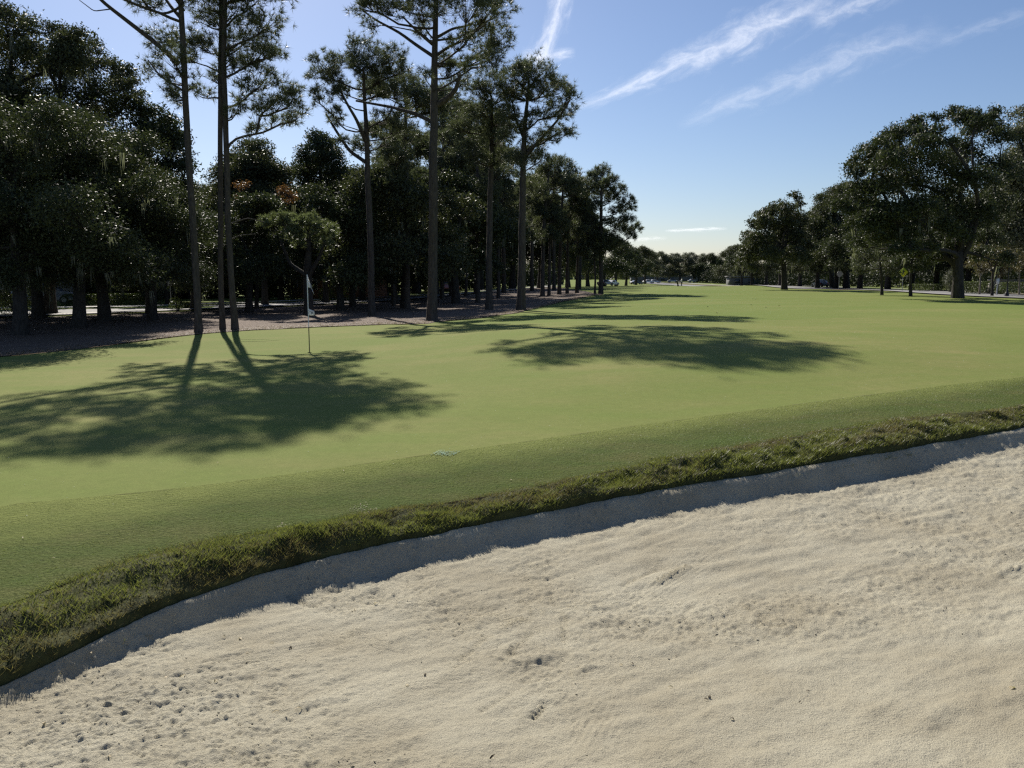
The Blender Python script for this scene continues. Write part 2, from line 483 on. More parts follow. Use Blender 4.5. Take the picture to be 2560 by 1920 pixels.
M_glass = simple("window_glass", (.03, .035, .04), .08, .1, spec=.8)
M_roof = simple("roof_shingles", (.13, .125, .12), .85, .3, 4, bscale=30, bd=.01)
M_roofb = simple("brown_roof_shingles", (.15, .10, .075), .85, .3, 4, bscale=30, bd=.01)
M_brick = simple("brick_wall", (.26, .13, .085), .85, .25, 8, bscale=30, bd=.01)
M_stucco = simple("stucco_wall", (.42, .38, .32), .85, .12, 3, bscale=30, bd=.005)
M_rubber = simple("tyre_rubber", (.02, .02, .02), .8, .2)
M_yellow_sign = simple("yellow_green_sign", (.62, .66, .02), .5, .05)
M_red = simple("tail_light_red", (.4, .02, .02), .3, .1)
M_skin = simple("skin", (.45, .28, .2), .6, .1)
M_shirt = simple("pale_shirt", (.62, .60, .56), .8, .08)
M_trous = simple("dark_trousers", (.04, .045, .06), .8, .2)
M_hair = simple("dark_cap", (.05, .05, .05), .7, .2)
def paint(name, c):
    m, nt, b, N, L = new_mat(name)
    L.new(mixc(nt, noise(nt, 2, 2, .5, objco(nt)), tuple(x * .92 for x in c), c), b.inputs["Base Color"])
    b.inputs["Roughness"].default_value = .3; b.inputs["Coat Weight"].default_value = .6
    return m
P_white, P_silver, P_dark, P_red, P_grey = [paint("car_paint_" + n, c) for n, c in
    (("white", (.75, .75, .74)), ("silver", (.45, .46, .47)), ("dark", (.03, .035, .045)), ("red", (.25, .03, .03)), ("grey", (.16, .17, .18)))]

# ---------------------------------------------------------------- ground sheets
def sheet(mb, xs, f0, f1, ts, zf):
    X = np.repeat(xs[None, :], len(ts), 0)
    a, b = f0(xs), f1(xs)
    Y = a[None, :] + (b - a)[None, :] * ts[:, None]
    Z = zf(X, Y)
    V = np.stack([X, Y, Z], 2)
    m, n = X.shape
    i = np.arange(m - 1)[:, None] * n; j = np.arange(n - 1)[None, :]
    F = np.stack([i + j, i + j + 1, i + n + j + 1, i + n + j], 2).reshape(-1, 4)
    mb.add(V.reshape(-1, 3), F)
const = lambda c: (lambda x: np.full(np.shape(x), float(c)))
cc = np.concatenate
# bunker sand
mb = MB()
xs = cc([np.linspace(-12, -4.2, 40), np.arange(-4.15, 9.0, .027), np.linspace(9.05, 24, 60)])
ts = cc([np.linspace(0, .42, 40), 1 - np.linspace(.57, 0, 500)])
def near(x): return np.minimum(-5.0, B_contact(x) - 3.0)
def fan(mb):
    """a sheet of sand that gets finer towards the bunker's middle, ending exactly at the grass"""
    th = np.concatenate([np.linspace(-180, -62, 30)[:-1], np.linspace(-62, -40, 24)[:-1], np.linspace(-40, 40, 720), np.linspace(40, 62, 24)[1:], np.linspace(62, 180, 30)[1:]])
    t_ = np.radians(th)
    dx, dy = np.sin(t_), np.cos(t_)
    rr = np.linspace(.2, 24, 2400)
    X, Y = dx[:, None] * rr[None, :], dy[:, None] * rr[None, :]
    hit = (Y - B_contact(X)) > 0
    idx = np.where(hit.any(1), hit.argmax(1), len(rr) - 1)
    lo, hi = rr[np.maximum(idx - 1, 0)], rr[idx]
    for _ in range(24):
        mid = (lo + hi) / 2
        over = mid * dy - B_contact(mid * dx) > 0
        hi = np.where(over, mid, hi); lo = np.where(over, lo, mid)
    rl = np.where(hit.any(1), np.minimum(hi, 22), 14.0)
    r0 = np.minimum(2.3, rl * .5)
    rows = [r0 * f for f in np.linspace(.02, .97, 10)]
    g = np.linspace(0, 1, 370)
    rows += [r0 * (rl / r0) ** q for q in g]
    Rr = np.stack(rows)
    Xs, Ys = Rr * dx[None, :], Rr * dy[None, :]
    Z = sand_h(Xs, Ys)
    V = np.stack([Xs, Ys, Z], 2)
    m, n = Xs.shape
    i = np.arange(m - 1)[:, None] * n; j = np.arange(n - 1)[None, :]
    F = np.stack([i + j, i + n + j, i + n + j + 1, i + j + 1], 2).reshape(-1, 4)
    mb.add(V.reshape(-1, 3), F[:, ::-1])
fan(mb)
tag(mb.build("bunker_sand", M_sand, smooth=True), "pale raked sand of the bunker in the foreground", kind="structure")
# rough lip
mb = MB()
xs2 = cc([np.linspace(-12, -4.2, 40), np.arange(-4.15, 10.0, .04), np.linspace(10.05, 24, 60)])
def lip_z(x, y):
    c, k = B_contact(x), B_crest(x)
    t = np.clip((y - c) / (k - c), 0, 1)
    z = zC(x) + 0.03 + (H(x, k) - zC(x) - 0.03) * np.sin(t * math.pi / 2) ** 0.75 - .12 * sstep(.05, 0, t)
    z = z + (0.10 * fbm(x * 3.2, y * 3.2, 51, 2) + .05 * fbm(x * 9, y * 9, 57, 2)) * np.sin(np.clip(t, 0.08, .97) * math.pi) ** .5 + .02 * np.sin(t * math.pi)
    return z
sheet(mb, xs2, lambda x: B_contact(x) - 0.06, B_crest, np.linspace(0, 1, 30), lip_z)
tag(mb.build("bunker_lip", M_rough, smooth=True), "rough grassy lip along the bunker edge", kind="structure")
# collar between lip and green
mb = MB()
def col_z(x, y): return H(x, y) + 0.006 * fbm(x * 5, y * 5, 61, 2)
sheet(mb, cc([np.linspace(-30, -12, 20), np.linspace(-11.9, 24, 420), np.linspace(24.5, 40, 20)]), B_crest, B_front, np.linspace(0, 1, 60), col_z)
co_ = mb.build("green_collar", M_collar, smooth=True)
at_ = co_.data.attributes.new("across", 'FLOAT', 'POINT')
at_.data.foreach_set("value", np.repeat(np.linspace(0, 1, 60), len(co_.data.vertices) // 60).astype(np.float32))
tag(co_, "darker collar of grass around the putting green", kind="structure")
# green
mb = MB()
sheet(mb, np.linspace(-30, 40, 200), B_front, B_rear, np.linspace(0, 1, 80), H)
tag(mb.build("putting_green", M_green, smooth=True), "smooth mown putting green", kind="structure")
# fairway, everything beyond and around
mb = MB()
xf = cc([np.linspace(-1500, -160, 20), np.linspace(-150, -42, 40), np.linspace(-40, 60, 110), np.linspace(62, 150, 40), np.linspace(160, 1500, 20)])
tf = cc([np.linspace(0, 1, 60) ** 1.2])
ff = lambda x: np.where((x > -30) & (x < 40), B_rear(np.clip(x, -40, 60)) - .02, -14.0)
MOUND = ground_hit(1905, 719)
def fair_z(x, y): return .35 * np.exp(-((x - MOUND[0]) / 7) ** 2 - ((y - MOUND[1]) / 14) ** 2) +  H(x, y) * (1 - sstep(300, 700, np.hypot(x, y - 100))) + 0.05 * fbm(x * .12, y * .12, 71, 2) * sstep(45, 80, y)
xin = cc([np.linspace(-30, 40, 90)])
sheet(mb, xin, lambda x: B_rear(x), const(110), np.linspace(0, 1, 90), fair_z)
sheet(mb, xin, const(110), const(3000), np.linspace(0, 1, 70) ** 3, fair_z)
for a, b in ((-1500, -30), (40, 1500)):
    xo = (a + (b - a) * np.linspace(0, 1, 70) ** 3) if a > 0 else (b - (b - a) * np.linspace(1, 0, 70) ** 3)
    sheet(mb, xo, const(-60), const(110), np.linspace(0, 1, 90), fair_z)
    sheet(mb, xo, const(110), const(3000), np.linspace(0, 1, 60) ** 3, fair_z)
sheet(mb, np.linspace(-30, 40, 60), const(-300), const(-60), np.linspace(0, 1, 8), fair_z)
sheet(mb, np.linspace(-30, -12, 20), const(-60), B_crest, np.linspace(0, 1, 30), fair_z)
sheet(mb, np.linspace(24.5, 40, 20), const(-60), B_crest, np.linspace(0, 1, 30), fair_z)
sheet(mb, np.linspace(-12, 24.5, 40), const(-60), lambda x: near(x) - .05, np.linspace(0, 1, 30), lambda x, y: SB(np.clip(x, -12, 20), np.maximum(y, -6)) * 0 + .6)
tag(mb.build("fairway", M_fair, smooth=True), "long sunlit fairway running to the far trees", kind="structure")
# pine straw bed on the left
mb = MB()
xst = cc([np.linspace(-95, -40, 30), np.linspace(-39, 8.5, 190)])
straw_b = [ground_hit(u, v) for u, v in ((1081, 806), (1200, 796), (1300, 782), (1400, 756), (1490, 738))]
xb = np.array([p[0] for p in straw_b]); yb = np.array([p[1] for p in straw_b])
def straw_front(x): return np.where(x < xb[0], B_rear(np.clip(x, -24, 60)) - .15, np.interp(x, xb, yb)) + .5 * vnoise(x * 1.3, x * 0 + 2.0, 5) + .3 * vnoise(x * 4, x * 0 + 2.0, 6)
road_y = lambda x: np.interp(x, [-95, -60, -26, -9.6, -1, 6, 14], [12, 24, 45, 73, 108, 150, 215])
sheet(mb, xst, straw_front, lambda x: np.maximum(road_y(x) - 2.5, straw_front(x) + .3), np.linspace(0, 1, 70),
      lambda x, y: fair_z(x, y) + .022 + .03 * fbm(x * 1.5, y * 1.5, 81, 3))
tag(mb.build("pine_straw_bed", M_straw, smooth=True), "reddish brown pine straw floor under the pines", kind="structure")
n = 16000
x = rng.uniform(-22, 7, n); y = straw_front(x) + np.abs(rng.normal(0, 1.6, n)) - .45 * rng.uniform(0, 1, n) ** 3
z = fair_z(x, y) + .03; a = rng.uniform(0, 6.28, n); l = rng.uniform(.04, .16, n); w = .012
dx, dy = np.cos(a) * l, np.sin(a) * l
V = np.stack([np.stack([x - dy * w / l, y + dx * w / l, z], 1), np.stack([x + dx, y + dy, z + rng.uniform(0, .05, n)], 1), np.stack([x + dy * w / l, y - dx * w / l, z], 1)], 1).reshape(-1, 3)
mb = MB(); i = np.arange(n) * 3; mb.add(V, np.stack([i, i + 1, i + 2], 1))
M_litter = leaf_mat("straw_litter", (.12, .08, .055), (.34, .26, .19), .2, .7, .2)
tag(mb.build("straw_litter", M_litter), "loose pine needles and bark along the front of the straw bed", kind="stuff")
# road behind the pines and its kerbs
def strip(name, xs, f0, f1, dz, mat, label, n=8):
    mb = MB(); sheet(mb, xs, f0, f1, np.linspace(0, 1, n), lambda x, y: fair_z(x, y) + dz)
    return tag(mb.build(name, mat, smooth=True), label, kind="structure")
xr = np.linspace(-95, 13, 140)
strip("street", xr, lambda x: road_y(x), lambda x: road_y(x) + 11, .07, M_asphalt, "shaded street behind the left pines")
strip("pavement", xr, lambda x: road_y(x) - 2.2, lambda x: road_y(x) - .4, .14, M_conc, "pale pavement on the near side of the shaded street", 4)
strip("far_pavement", xr, lambda x: road_y(x) + 13, lambda x: road_y(x) + 15.5, .14, M_conc, "pale pavement on the far side of the shaded street", 4)
# road on the right, running away along the fairway
def strip_y(name, ys, g0, g1, dz, mat, label, n=6):
    mb = MB()
    T = np.linspace(0, 1, n)
    Y = np.repeat(ys[:, None], n, 1)
    X = g0(ys)[:, None] + (g1(ys) - g0(ys))[:, None] * T[None, :]
    Z = fair_z(X, Y) + dz
    V = np.stack([X, Y, Z], 2)
    i = np.arange(len(ys) - 1)[:, None] * n; j = np.arange(n - 1)[None, :]
    mb.add(V.reshape(-1, 3), np.stack([i + j, i + j + 1, i + n + j + 1, i + n + j], 2).reshape(-1, 4))
    return tag(mb.build(name, mat, smooth=True), label, kind="structure")
yr = np.linspace(10, 330, 160)
gx = lambda y: np.interp(y, [10, 50, 62, 75, 110, 160, 330], [36.5, 35.0, 35.6, 37.5, 40.5, 44, 50])
strip_y("road", yr, gx, lambda y: gx(y) + 7.5, .07, M_asphalt, "sunlit grey road beyond the right oaks")
strip_y("kerb", yr, lambda y: gx(y) + 7.52, lambda y: gx(y) + 7.9, .16, M_conc, "pale kerb along the far side of the right road", 3)
strip_y("near_kerb", yr, lambda y: gx(y) - .42, lambda y: gx(y) - .02, .13, M_conc, "pale kerb along the near side of the right road", 3)
strip_y("dry_verge", yr, lambda y: gx(y) + 7.95, lambda y: gx(y) + 13.5, .11, M_dry, "dry tan verge beyond the right road", 5)
strip_y("footpath", yr, lambda y: gx(y) + 13.6, lambda y: gx(y) + 15.4, .15, M_conc, "pale footpath beyond the dry verge", 3)
mb = MB()
strip("bare_patch", np.linspace(36.0, 46.5, 30), lambda x: 92 + 1.5 * np.sin((x - 36) * .3), lambda x: 92 + 1.5 * np.sin((x - 36) * .3) + 12 * np.sin((x - 36) / 10.5 * math.pi) + .1, .045, M_straw, "brownish bare ground at the foot of the right oaks")

# ---------------------------------------------------------------- grass blades
def blades(mb, x, y, z, h, w, lean, rg):
    n = len(x)
    th = rg.uniform(0, 2 * math.pi, n)
    la = rg.uniform(0, 2 * math.pi, n)
    hh = h * rg.uniform(.55, 1.25, n)
    lx, ly = np.cos(la) * lean * hh * rg.uniform(.3, 1.3, n), np.sin(la) * lean * hh * rg.uniform(.3, 1.3, n)
    dx, dy = np.cos(th) * w / 2, np.sin(th) * w / 2
    A = np.stack([x - dx, y - dy, z], 1); Bq = np.stack([x + dx, y + dy, z], 1)
    Dq = np.stack([x + lx, y + ly, z + hh * .95], 1)
    V = np.stack([A, Bq, Dq], 1).reshape(-1, 3)
    i = np.arange(n) * 3
    mb.add(V, np.stack([i, i + 1, i + 2], 1))
n = 120000
x = rng.uniform(-6, 11, n * 3); wx_ = B_crest(x) - B_contact(x); x = x[rng.uniform(0, .75, n * 3) < wx_ * (1 - .5 * sstep(4, 9, x))]; n = min(n, len(x)); x = x[:n]; t = rng.uniform(-.12, 1.1, n) + np.abs(rng.normal(0, .10, n)) * (rng.uniform(0, 1, n) < .3)
keep = fbm(x * 2.2, t * 1.5 + x, 91, 3) > -.6
x, t = x[keep], t[keep]
y = B_contact(x) + (B_crest(x) - B_contact(x)) * t
z = np.where(t <= 1, lip_z(x, y), H(x, y)) - .005
dry = (fbm(x * 1.1, t * 2.0, 95, 3) + rng.normal(0, .18, len(x)) + .18 * (t - .5) + .14 * sstep(2, -3, x)) > .13
hgt = (.046 + .055 * vnoise(x * 5, t * 4 + x, 96) + .03 * vnoise(x * 14, t * 9, 97)).clip(.015, .10) * (1 - .7 * np.clip(t - .5, 0, .9))
m1, m2 = MB(), MB()
blades(m1, x[~dry], y[~dry], z[~dry], hgt[~dry], .007, 1.15, rng)
blades(m2, x[dry], y[dry], z[dry], hgt[dry] * .9, .006, 1.3, rng)
tag(m1.build("rough_grass", M_blade), "coarse green grass standing along the bunker lip", kind="stuff")
tag(m2.build("dry_grass", M_blade_dry), "dry tan grass mixed into the bunker lip", kind="stuff")
n = 110000
x = rng.uniform(-6, 11, n); t = rng.uniform(0, 1.0, n) ** 1.5
y = B_crest(x) + (B_front(x) - B_crest(x)) * t
mb = MB()
blades(mb, x, y, H(x, y) - .002, .011, .0035, 1.3, rng)
tag(mb.build("collar_grass", M_blade_s), "short mown grass of the collar", kind="stuff")

# ---------------------------------------------------------------- clods and leaves on the sand
mb = MB()
n = 9000
x = rng.uniform(-4, 9, n); y = B_contact(x) - rng.uniform(.35, 7.5, n) ** 1.0
k = (fbm(x * .75, y * .75, 9, 3) + rng.normal(0, .16, n)) > .08
x, y = x[k], y[k]
z = sand_h(x, y)
oct_v = np.array([[1, 0, 0], [-1, 0, 0], [0, 1, 0], [0, -1, 0], [0, 0, 1], [0, 0, -1]], float)
oct_f = np.array([[0, 2, 4], [2, 1, 4], [1, 3, 4], [3, 0, 4], [2, 0, 5], [1, 2, 5], [3, 1, 5], [0, 3, 5]])
for i in range(len(x)):
    s = rng.gamma(2.0, .0011) + .0016
    V = oct_v * s * rng.uniform(.6, 1.3, (6, 3)) * np.array([1.2, 1.0, .75])
    mb.add(V + np.array([x[i], y[i], z[i] + s * .25]), oct_f)
tag(mb.build("sand_clods", M_sand), "small clods of sand scattered over the bunker", kind="stuff")

def leaf_mesh(L, Wd, curl, seed):
    r2 = np.random.default_rng(seed)
    mb = MB()
    ts = np.linspace(0, 1, 6)
    prof = np.sin(np.clip(ts, .02, .98) * math.pi) ** .7 * Wd / 2
    V = []
    for t, p in zip(ts, prof):
        zc = curl * math.sin(t * math.pi) * L + .004
        V += [[(t - .5) * L, -p, zc + p * .5], [(t - .5) * L, 0, zc], [(t - .5) * L, p, zc + p * .6]]
    F = []
    for i in range(5):
        a = i * 3
        F += [[a, a + 1, a + 4, a + 3], [a + 1, a + 2, a + 5, a + 4]]
    mb.add(V, F)
    return mb
leaf_src = [leaf_mesh(.07, .032, .12, 1).mesh("fallen_leaf"), leaf_mesh(.085, .024, .2, 2).mesh("fallen_leaf"), leaf_mesh(.055, .035, .3, 3).mesh("fallen_leaf")]
dark_src = [leaf_mesh(.06, .03, .25, 4).mesh("dark_debris"), leaf_mesh(.08, .018, .15, 5).mesh("dark_debris")]
for m in leaf_src: m.materials.append(M_dryleaf)
for m in dark_src: m.materials.append(M_darkleaf)
def put(mesh, name, p, label, cat, group, sc=1.0, tilt=.3):
    o = bpy.data.objects.new(name, mesh)
    o.location = p; o.rotation_euler = (rng.uniform(-tilt, tilt), rng.uniform(-tilt, tilt), rng.uniform(0, 6.28)); o.scale = (sc,) * 3
    COL.objects.link(o)
    return tag(o, label, cat, group)
def on_sand(u, v):
    p = spot(u, v); return (p[0], p[1], float(sand_h(np.array([p[0]]), np.array([p[1]]))[0]) + .002)
for i, (u, v) in enumerate([(368,1608),(378,1606),(110,1810),(415,1690),(455,1690),(540,1703),(600,1592),(745,1772),(618,1628),(275,1893),(680,1600),(886,1524),(1553,1665),(1676,1722),(940,1515),(2530,1724),(1017,1718),(560,1591),(230,1660),(690,1778)]):
    put(leaf_src[i % 3], "fallen_leaf", on_sand(u, v), "small pale dry leaf lying on the bunker sand", "leaf", "pale leaves on the bunker sand", rng.uniform(.35, .6))
for i, (u, v) in enumerate([(1580,1663),(1690,1640),(726,1614),(1345,1783),(1765,1753),(2000,1757),(1062,1688),(388,1847),(1830,1803),(90,1750),(1774,1746),(1230,1892),(2020,1730),(790,1512),(250,1680)]):
    put(dark_src[i % 2], "dark_debris", on_sand(u, v), "small dark scrap of leaf or bark lying on the bunker sand", "debris", "dark scraps on the bunker sand", rng.uniform(.3, .6))
def on_ground(u, v):
    d = ray(u, v)
    ys = np.linspace(5, 40, 1400)
    P = EYE[None] + d[None] * (ys / d[1])[:, None]
    hz = H(P[:, 0], P[:, 1]); i = np.argmax(P[:, 2] < hz)
    return (P[i, 0], P[i, 1], hz[i] + .012)
for i, (u, v) in enumerate([(1046,1023),(1048,1024),(1198,847),(58,1348),(134,1402),(706,1315),(1277,1203),(860,1180),(1090,824),(545,1160)]):
    put(leaf_src[i % 3], "fallen_leaf", on_ground(u, v), "small pale dry leaf lying on the mown grass", "leaf", "pale leaves on the mown grass", rng.uniform(.3, .45), .1)
for u, v in [(1890,750),(1882,750),(1878,765),(1948,768),(1792,786),(1914,772),(1770,770),(1600,738),(1850,735)]:
    p = ground_hit(u, v)
    put(dark_src[0], "leaf_litter_clump", (p[0], p[1], p[2] + .03), "small dark clump of leaves lying on the fairway", "leaf", "dark leaf clumps on the fairway", 1.8)
n = 1500  # pale flecks that stand in for sun glints on dewy turf
x = rng.uniform(-8, 12, n); t = rng.uniform(0, 1, n) ** 1.3 * .8; y = B_front(x) * .93 + (B_rear(x) - B_front(x)) * t; z = H(x, y) + .008
a = rng.uniform(0, 6.28, n); w = .0045 * rng.uniform(.6, 1.6, n)
V = np.stack([np.stack([x + np.cos(a + k) * w, y + np.sin(a + k) * w, z + .004 * (k == 0)], 1) for k in (0, 2.1, 4.2)], 1).reshape(-1, 3)
mb = MB(); i = np.arange(n) * 3; mb.add(V, np.stack([i, i + 1, i + 2], 1))
tag(mb.build("glint_specks", M_cloth), "tiny pale flecks painted as dew glints over the green", kind="stuff")
# the turquoise dye mark on the collar and worn sandy patches
def patch(name, pts, mat, label, seed, nn, sz):
    mb = MB(); r2 = np.random.default_rng(seed)
    c = on_ground(*pts[0]); e = on_ground(*pts[1])
    L = np.array(e) - np.array(c)
    s = r2.uniform(0, 1, nn); o = r2.normal(0, pts[2], nn)
    x, y = c[0] + L[0] * s + o * .4, c[1] + L[1] * s + o
    z = H(x, y) + .010
    a = r2.uniform(0, 6.28, nn); w = sz * r2.uniform(.4, 1.4, nn)
    V = np.stack([np.stack([x + np.cos(a + k) * w, y + np.sin(a + k) * w, z + .003 * (k == 0)], 1) for k in (0, 1.7, 3.3, 4.9)], 1).reshape(-1, 3)
    i = np.arange(nn) * 4
    mb.add(V, np.stack([i, i + 1, i + 2, i + 3], 1))
    return tag(mb.build(name, mat), label, kind="stuff")
M_dye = simple("turquoise_dye", (.12, .24, .15), .8, .2, 8)
patch("dye_mark", ((1088, 1133), (1140, 1136), .06), M_dye, "faint turquoise dye mark at the edge of the green", 5, 380, .006)
patch("sand_splash", ((880, 1272), (930, 1284), .06), M_sand, "pale sand splashed on the collar grass by the lip", 6, 150, .0055)
patch("sand_splash", ((700, 1316), (750, 1328), .04), M_sand, "pale sand spill on the grass at the lip edge", 7, 90, .006)

# ---------------------------------------------------------------- trees
def bez(a, b, c, n):
    t = np.linspace(0, 1, n)[:, None]
    return (1 - t) ** 2 * a + 2 * t * (1 - t) * b + t ** 2 * c
def leaf_quads(mb, C, L, Wd, rg, flat=0.0):
    n = len(C)
    a = rg.normal(size=(n, 3)); a /= np.linalg.norm(a, axis=1)[:, None]
    nn = rg.normal(size=(n, 3)); nn[:, 2] += flat
    b = np.cross(a, nn); b /= np.linalg.norm(b, axis=1)[:, None] + 1e-9
    l = (L * rg.uniform(.6, 1.35, n))[:, None] / 2; w = (Wd * rg.uniform(.6, 1.3, n))[:, None] / 2
    V = np.stack([C - a * l + b * w, C + a * l, C - a * l * .8 - b * w], 1).reshape(-1, 3)
    i = np.arange(n) * 3
    mb.add(V, np.stack([i, i + 1, i + 2], 1))
def needle_tufts(mb, C, D, K, L, Wd, rg):
    n = len(C)
    C = np.repeat(C, K, 0); D = np.repeat(D, K, 0)
    d = D * .55 + rg.normal(size=(n * K, 3)) * .62
    d /= np.linalg.norm(d, axis=1)[:, None] + 1e-9
    s = np.cross(d, rg.normal(size=(n * K, 3))); s /= np.linalg.norm(s, axis=1)[:, None] + 1e-9
    l = (L * rg.uniform(.6, 1.25, n * K))[:, None]
    w = Wd / 2
    mid = C + d * l * .55
    V = np.stack([C + s * w, C + d * l, C - s * w], 1).reshape(-1, 3)
    i = np.arange(n * K) * 3
    mb.add(V, np.stack([i, i + 1, i + 2], 1))

def grow(root, trunk, rad, lobes, kind, leafmat, bark, seed, leaf=(.13, .075), dens=1.0, moss=0.0, straight_from=0.0, tuft=(16, .27, .019), extra_limbs=()):
    """trunk: (n,3) local points; rad: radii; lobes: (m,6) local centre + radii. Limbs join each lobe to the nearest wood below it."""
    rg = np.random.default_rng(seed)
    trunk = np.asarray(trunk, float); lobes = np.asarray(lobes, float)
    tm, bmh, lm, sm = MB(), MB(), MB(), MB()
    # trunk, finely resampled
    tl = np.concatenate([[0], np.cumsum(np.linalg.norm(np.diff(trunk, axis=0), axis=1))])
    ns = max(10, int(tl[-1] / .5))
    q = np.linspace(0, tl[-1], ns)
    TP = np.stack([np.interp(q, tl, trunk[:, k]) for k in range(3)], 1)
    for _ in range(2):
        TP[1:-1] = .25 * TP[:-2] + .5 * TP[1:-1] + .25 * TP[2:]
    TP[1:, :2] += .025 * np.stack([vnoise(q[1:] * .7, q[1:] * 0 + seed, 3), vnoise(q[1:] * .7, q[1:] * 0 + seed, 4)], 1) * np.minimum(1, q[1:, None])* 2
    TR = np.interp(q, tl, rad)
    TR = TR * (1 + .38 * np.exp(-q / (1.1 * rad[0] + .15)))
    TP0 = TP.copy(); TP0[0, 2] -= .25
    tm.tube(TP0, TR, 12)
    # nodes for attachment
    nodes = [p for i, p in enumerate(TP) if q[i] >= straight_from]
    npar = [-1 - i for i in range(len(nodes))]
    nrad_cap = [TR[i] for i in range(len(TP)) if q[i] >= straight_from]
    nn0 = len(nodes)
    top = nodes[-1] if kind == 'oak' else None
    order = np.argsort([np.linalg.norm(l[:3] - nodes[-1]) if kind == 'oak' else np.min(np.linalg.norm(np.array(nodes) - l[:3], axis=1)) for l in lobes])
    parent = {}; cost_to = {i: 0.0 for i in range(nn0)}
    pos = list(nodes)
    for li in order:
        c = lobes[li][:3]
        P = np.array(pos)
        d = np.linalg.norm(P - c, axis=1)
        rise = (c[2] - P[:, 2])
        if kind == 'pine':
            pen = np.where(rise < .18 * d, (.18 * d - rise) * 1.6, 0) + np.where(rise > .75 * d, (rise - .75 * d) * 1.0, 0)
        else:
            pen = np.where(rise < -.2 * d, (-.2 * d - rise) * 2.0, 0)
        ct = np.array([cost_to[i] for i in range(len(pos))])
        j = int(np.argmin(d + pen + .45 * ct))
        k = len(pos); pos.append(c); parent[k] = (j, li); cost_to[k] = cost_to[j] + d[j]
    load = {k: lobes[parent[k][1]][3] ** 2 for k in parent}
    for k in sorted(parent, reverse=True):
        j = parent[k][0]
        if j >= nn0: load[j] = load[j] + load[k]
    for k, (j, li) in parent.items():
        a, c = np.array(pos[j]), np.array(pos[k])
        L = np.linalg.norm(c - a)
        r1 = .030 + .034 * load[k] ** .5 * (.52 if kind == 'pine' else 1.2)
        if j < nn0: r1 = min(r1, nrad_cap[j] * .75)
        mid = (a + c) / 2 + rg.normal(0, .10, 3) * L
        if kind == 'pine': mid[2] -= .08 * L
        else: mid[2] += rg.uniform(-.02, .16) * L
        n = max(5, int(L / .35))
        pts = bez(a, mid, c, n)
        pts[1:-1] += rg.normal(0, .018, (n - 2, 3)) * min(1, L)
        rr = np.linspace(r1, max(.016, r1 * (.4 if load[k] <= lobes[li][3] ** 2 * 1.01 else .75)), n)
        bmh.tube(pts, rr, 7 if r1 > .07 else 5)
        # foliage
        R3 = lobes[li][3:6]
        rm = R3.mean()
        base = c - (c - a) / (L + 1e-6) * min(L, rm * .8)
        if kind == 'pine':
            nc = max(7, int(dens * 26 * (rm / .8) ** 1.7))
            U = rg.normal(size=(nc, 3)); U /= np.linalg.norm(U, axis=1)[:, None]
            U[:, 2] = np.where(U[:, 2] < -.35, -U[:, 2], U[:, 2])
            CC = c + U * R3 * rg.uniform(.35, .98, nc)[:, None] ** .6
            for cp in CC:
                m2 = (base + cp) / 2 - np.array([0, 0, .12 * rm]) + rg.normal(0, .05 * rm, 3)
                bmh.tube(bez(base, m2, cp, 4), np.linspace(max(.011, .012 * rm), .007, 4), 3, cap=False)
            tn = 5
            TC = np.repeat(CC, tn, 0) + rg.normal(0, .16, (nc * tn, 3)) * max(.6, rm)
            TD = TC - base; TD[:, 2] += .35 * rm; TD /= np.linalg.norm(TD, axis=1)[:, None] + 1e-9
            needle_tufts(lm, TC, TD, tuft[0], tuft[1], tuft[2], rg)
        else:
            nc = max(8, int(dens * 24 * (rm / 1.0) ** 1.6))
            U = rg.normal(size=(nc, 3)); U /= np.linalg.norm(U, axis=1)[:, None]
            U[:, 2] = np.where(U[:, 2] < -.5, -U[:, 2], U[:, 2])
            CC = c + U * R3 * rg.uniform(.3, 1.0, nc)[:, None] ** .55
            for cp in CC[::2]:
                m2 = (base + cp) / 2 + rg.normal(0, .07 * rm, 3)
                bmh.tube(bez(base, m2, cp, 4), np.linspace(max(.012, .016 * rm), .007, 4), 3, cap=False)
            per = int(120 * dens ** .5 * (.0098 / (leaf[0] * leaf[1])) ** .8 * max(.35, rm) ** .6)
            cr = .30 * max(.5, rm) ** .75
            LC = np.repeat(CC, per, 0)
            off = rg.normal(0, 1, (nc * per, 3)) * cr * np.array([1, 1, .62])
            leaf_quads(lm, LC + off, leaf[0], leaf[1], rg, .6)
        if moss > 0:
            ms = rg.poisson(moss * rm * 2.2)
            for _ in range(ms):
                p = c + rg.normal(0, .55, 3) * R3; p[2] = c[2] - R3[2] * rg.uniform(.2, .9)
                Lm = rg.uniform(.4, 1.3)
                for s_ in range(5):
                    o2 = rg.normal(0, .06, 3); o2[2] = 0
                    l2 = Lm * rg.uniform(.4, 1)
                    w2 = rg.uniform(.015, .04)
                    d2 = rg.uniform(0, 3.1); dx = np.array([math.cos(d2), math.sin(d2), 0]) * w2
                    sw = rg.normal(0, .05, 3); sw[2] = 0
                    zz = np.array([0, 0, 1.0])
                    V = [p + o2 - dx, p + o2 + dx, p + o2 + dx * .8 + sw - zz * l2 * .55, p + o2 - dx * .8 + sw - zz * l2 * .55, p + o2 + sw * 1.6 - zz * l2]
                    sm.add(V, [[0, 1, 2, 3]]); sm.add(V, [[3, 2, 4]])
    for (pts, r0, r1) in extra_limbs:
        P = np.asarray(pts, float); n = 14
        l = np.concatenate([[0], np.cumsum(np.linalg.norm(np.diff(P, axis=0), axis=1))])
        qq = np.linspace(0, l[-1], n)
        PP = np.stack([np.interp(qq, l, P[:, k]) for k in range(3)], 1)
        PP[1:-1] = .25 * PP[:-2] + .5 * PP[1:-1] + .25 * PP[2:]
        bmh.tube(PP, np.linspace(r0, r1, n), 7)
    tm.build("trunk", bark, root, smooth=True)
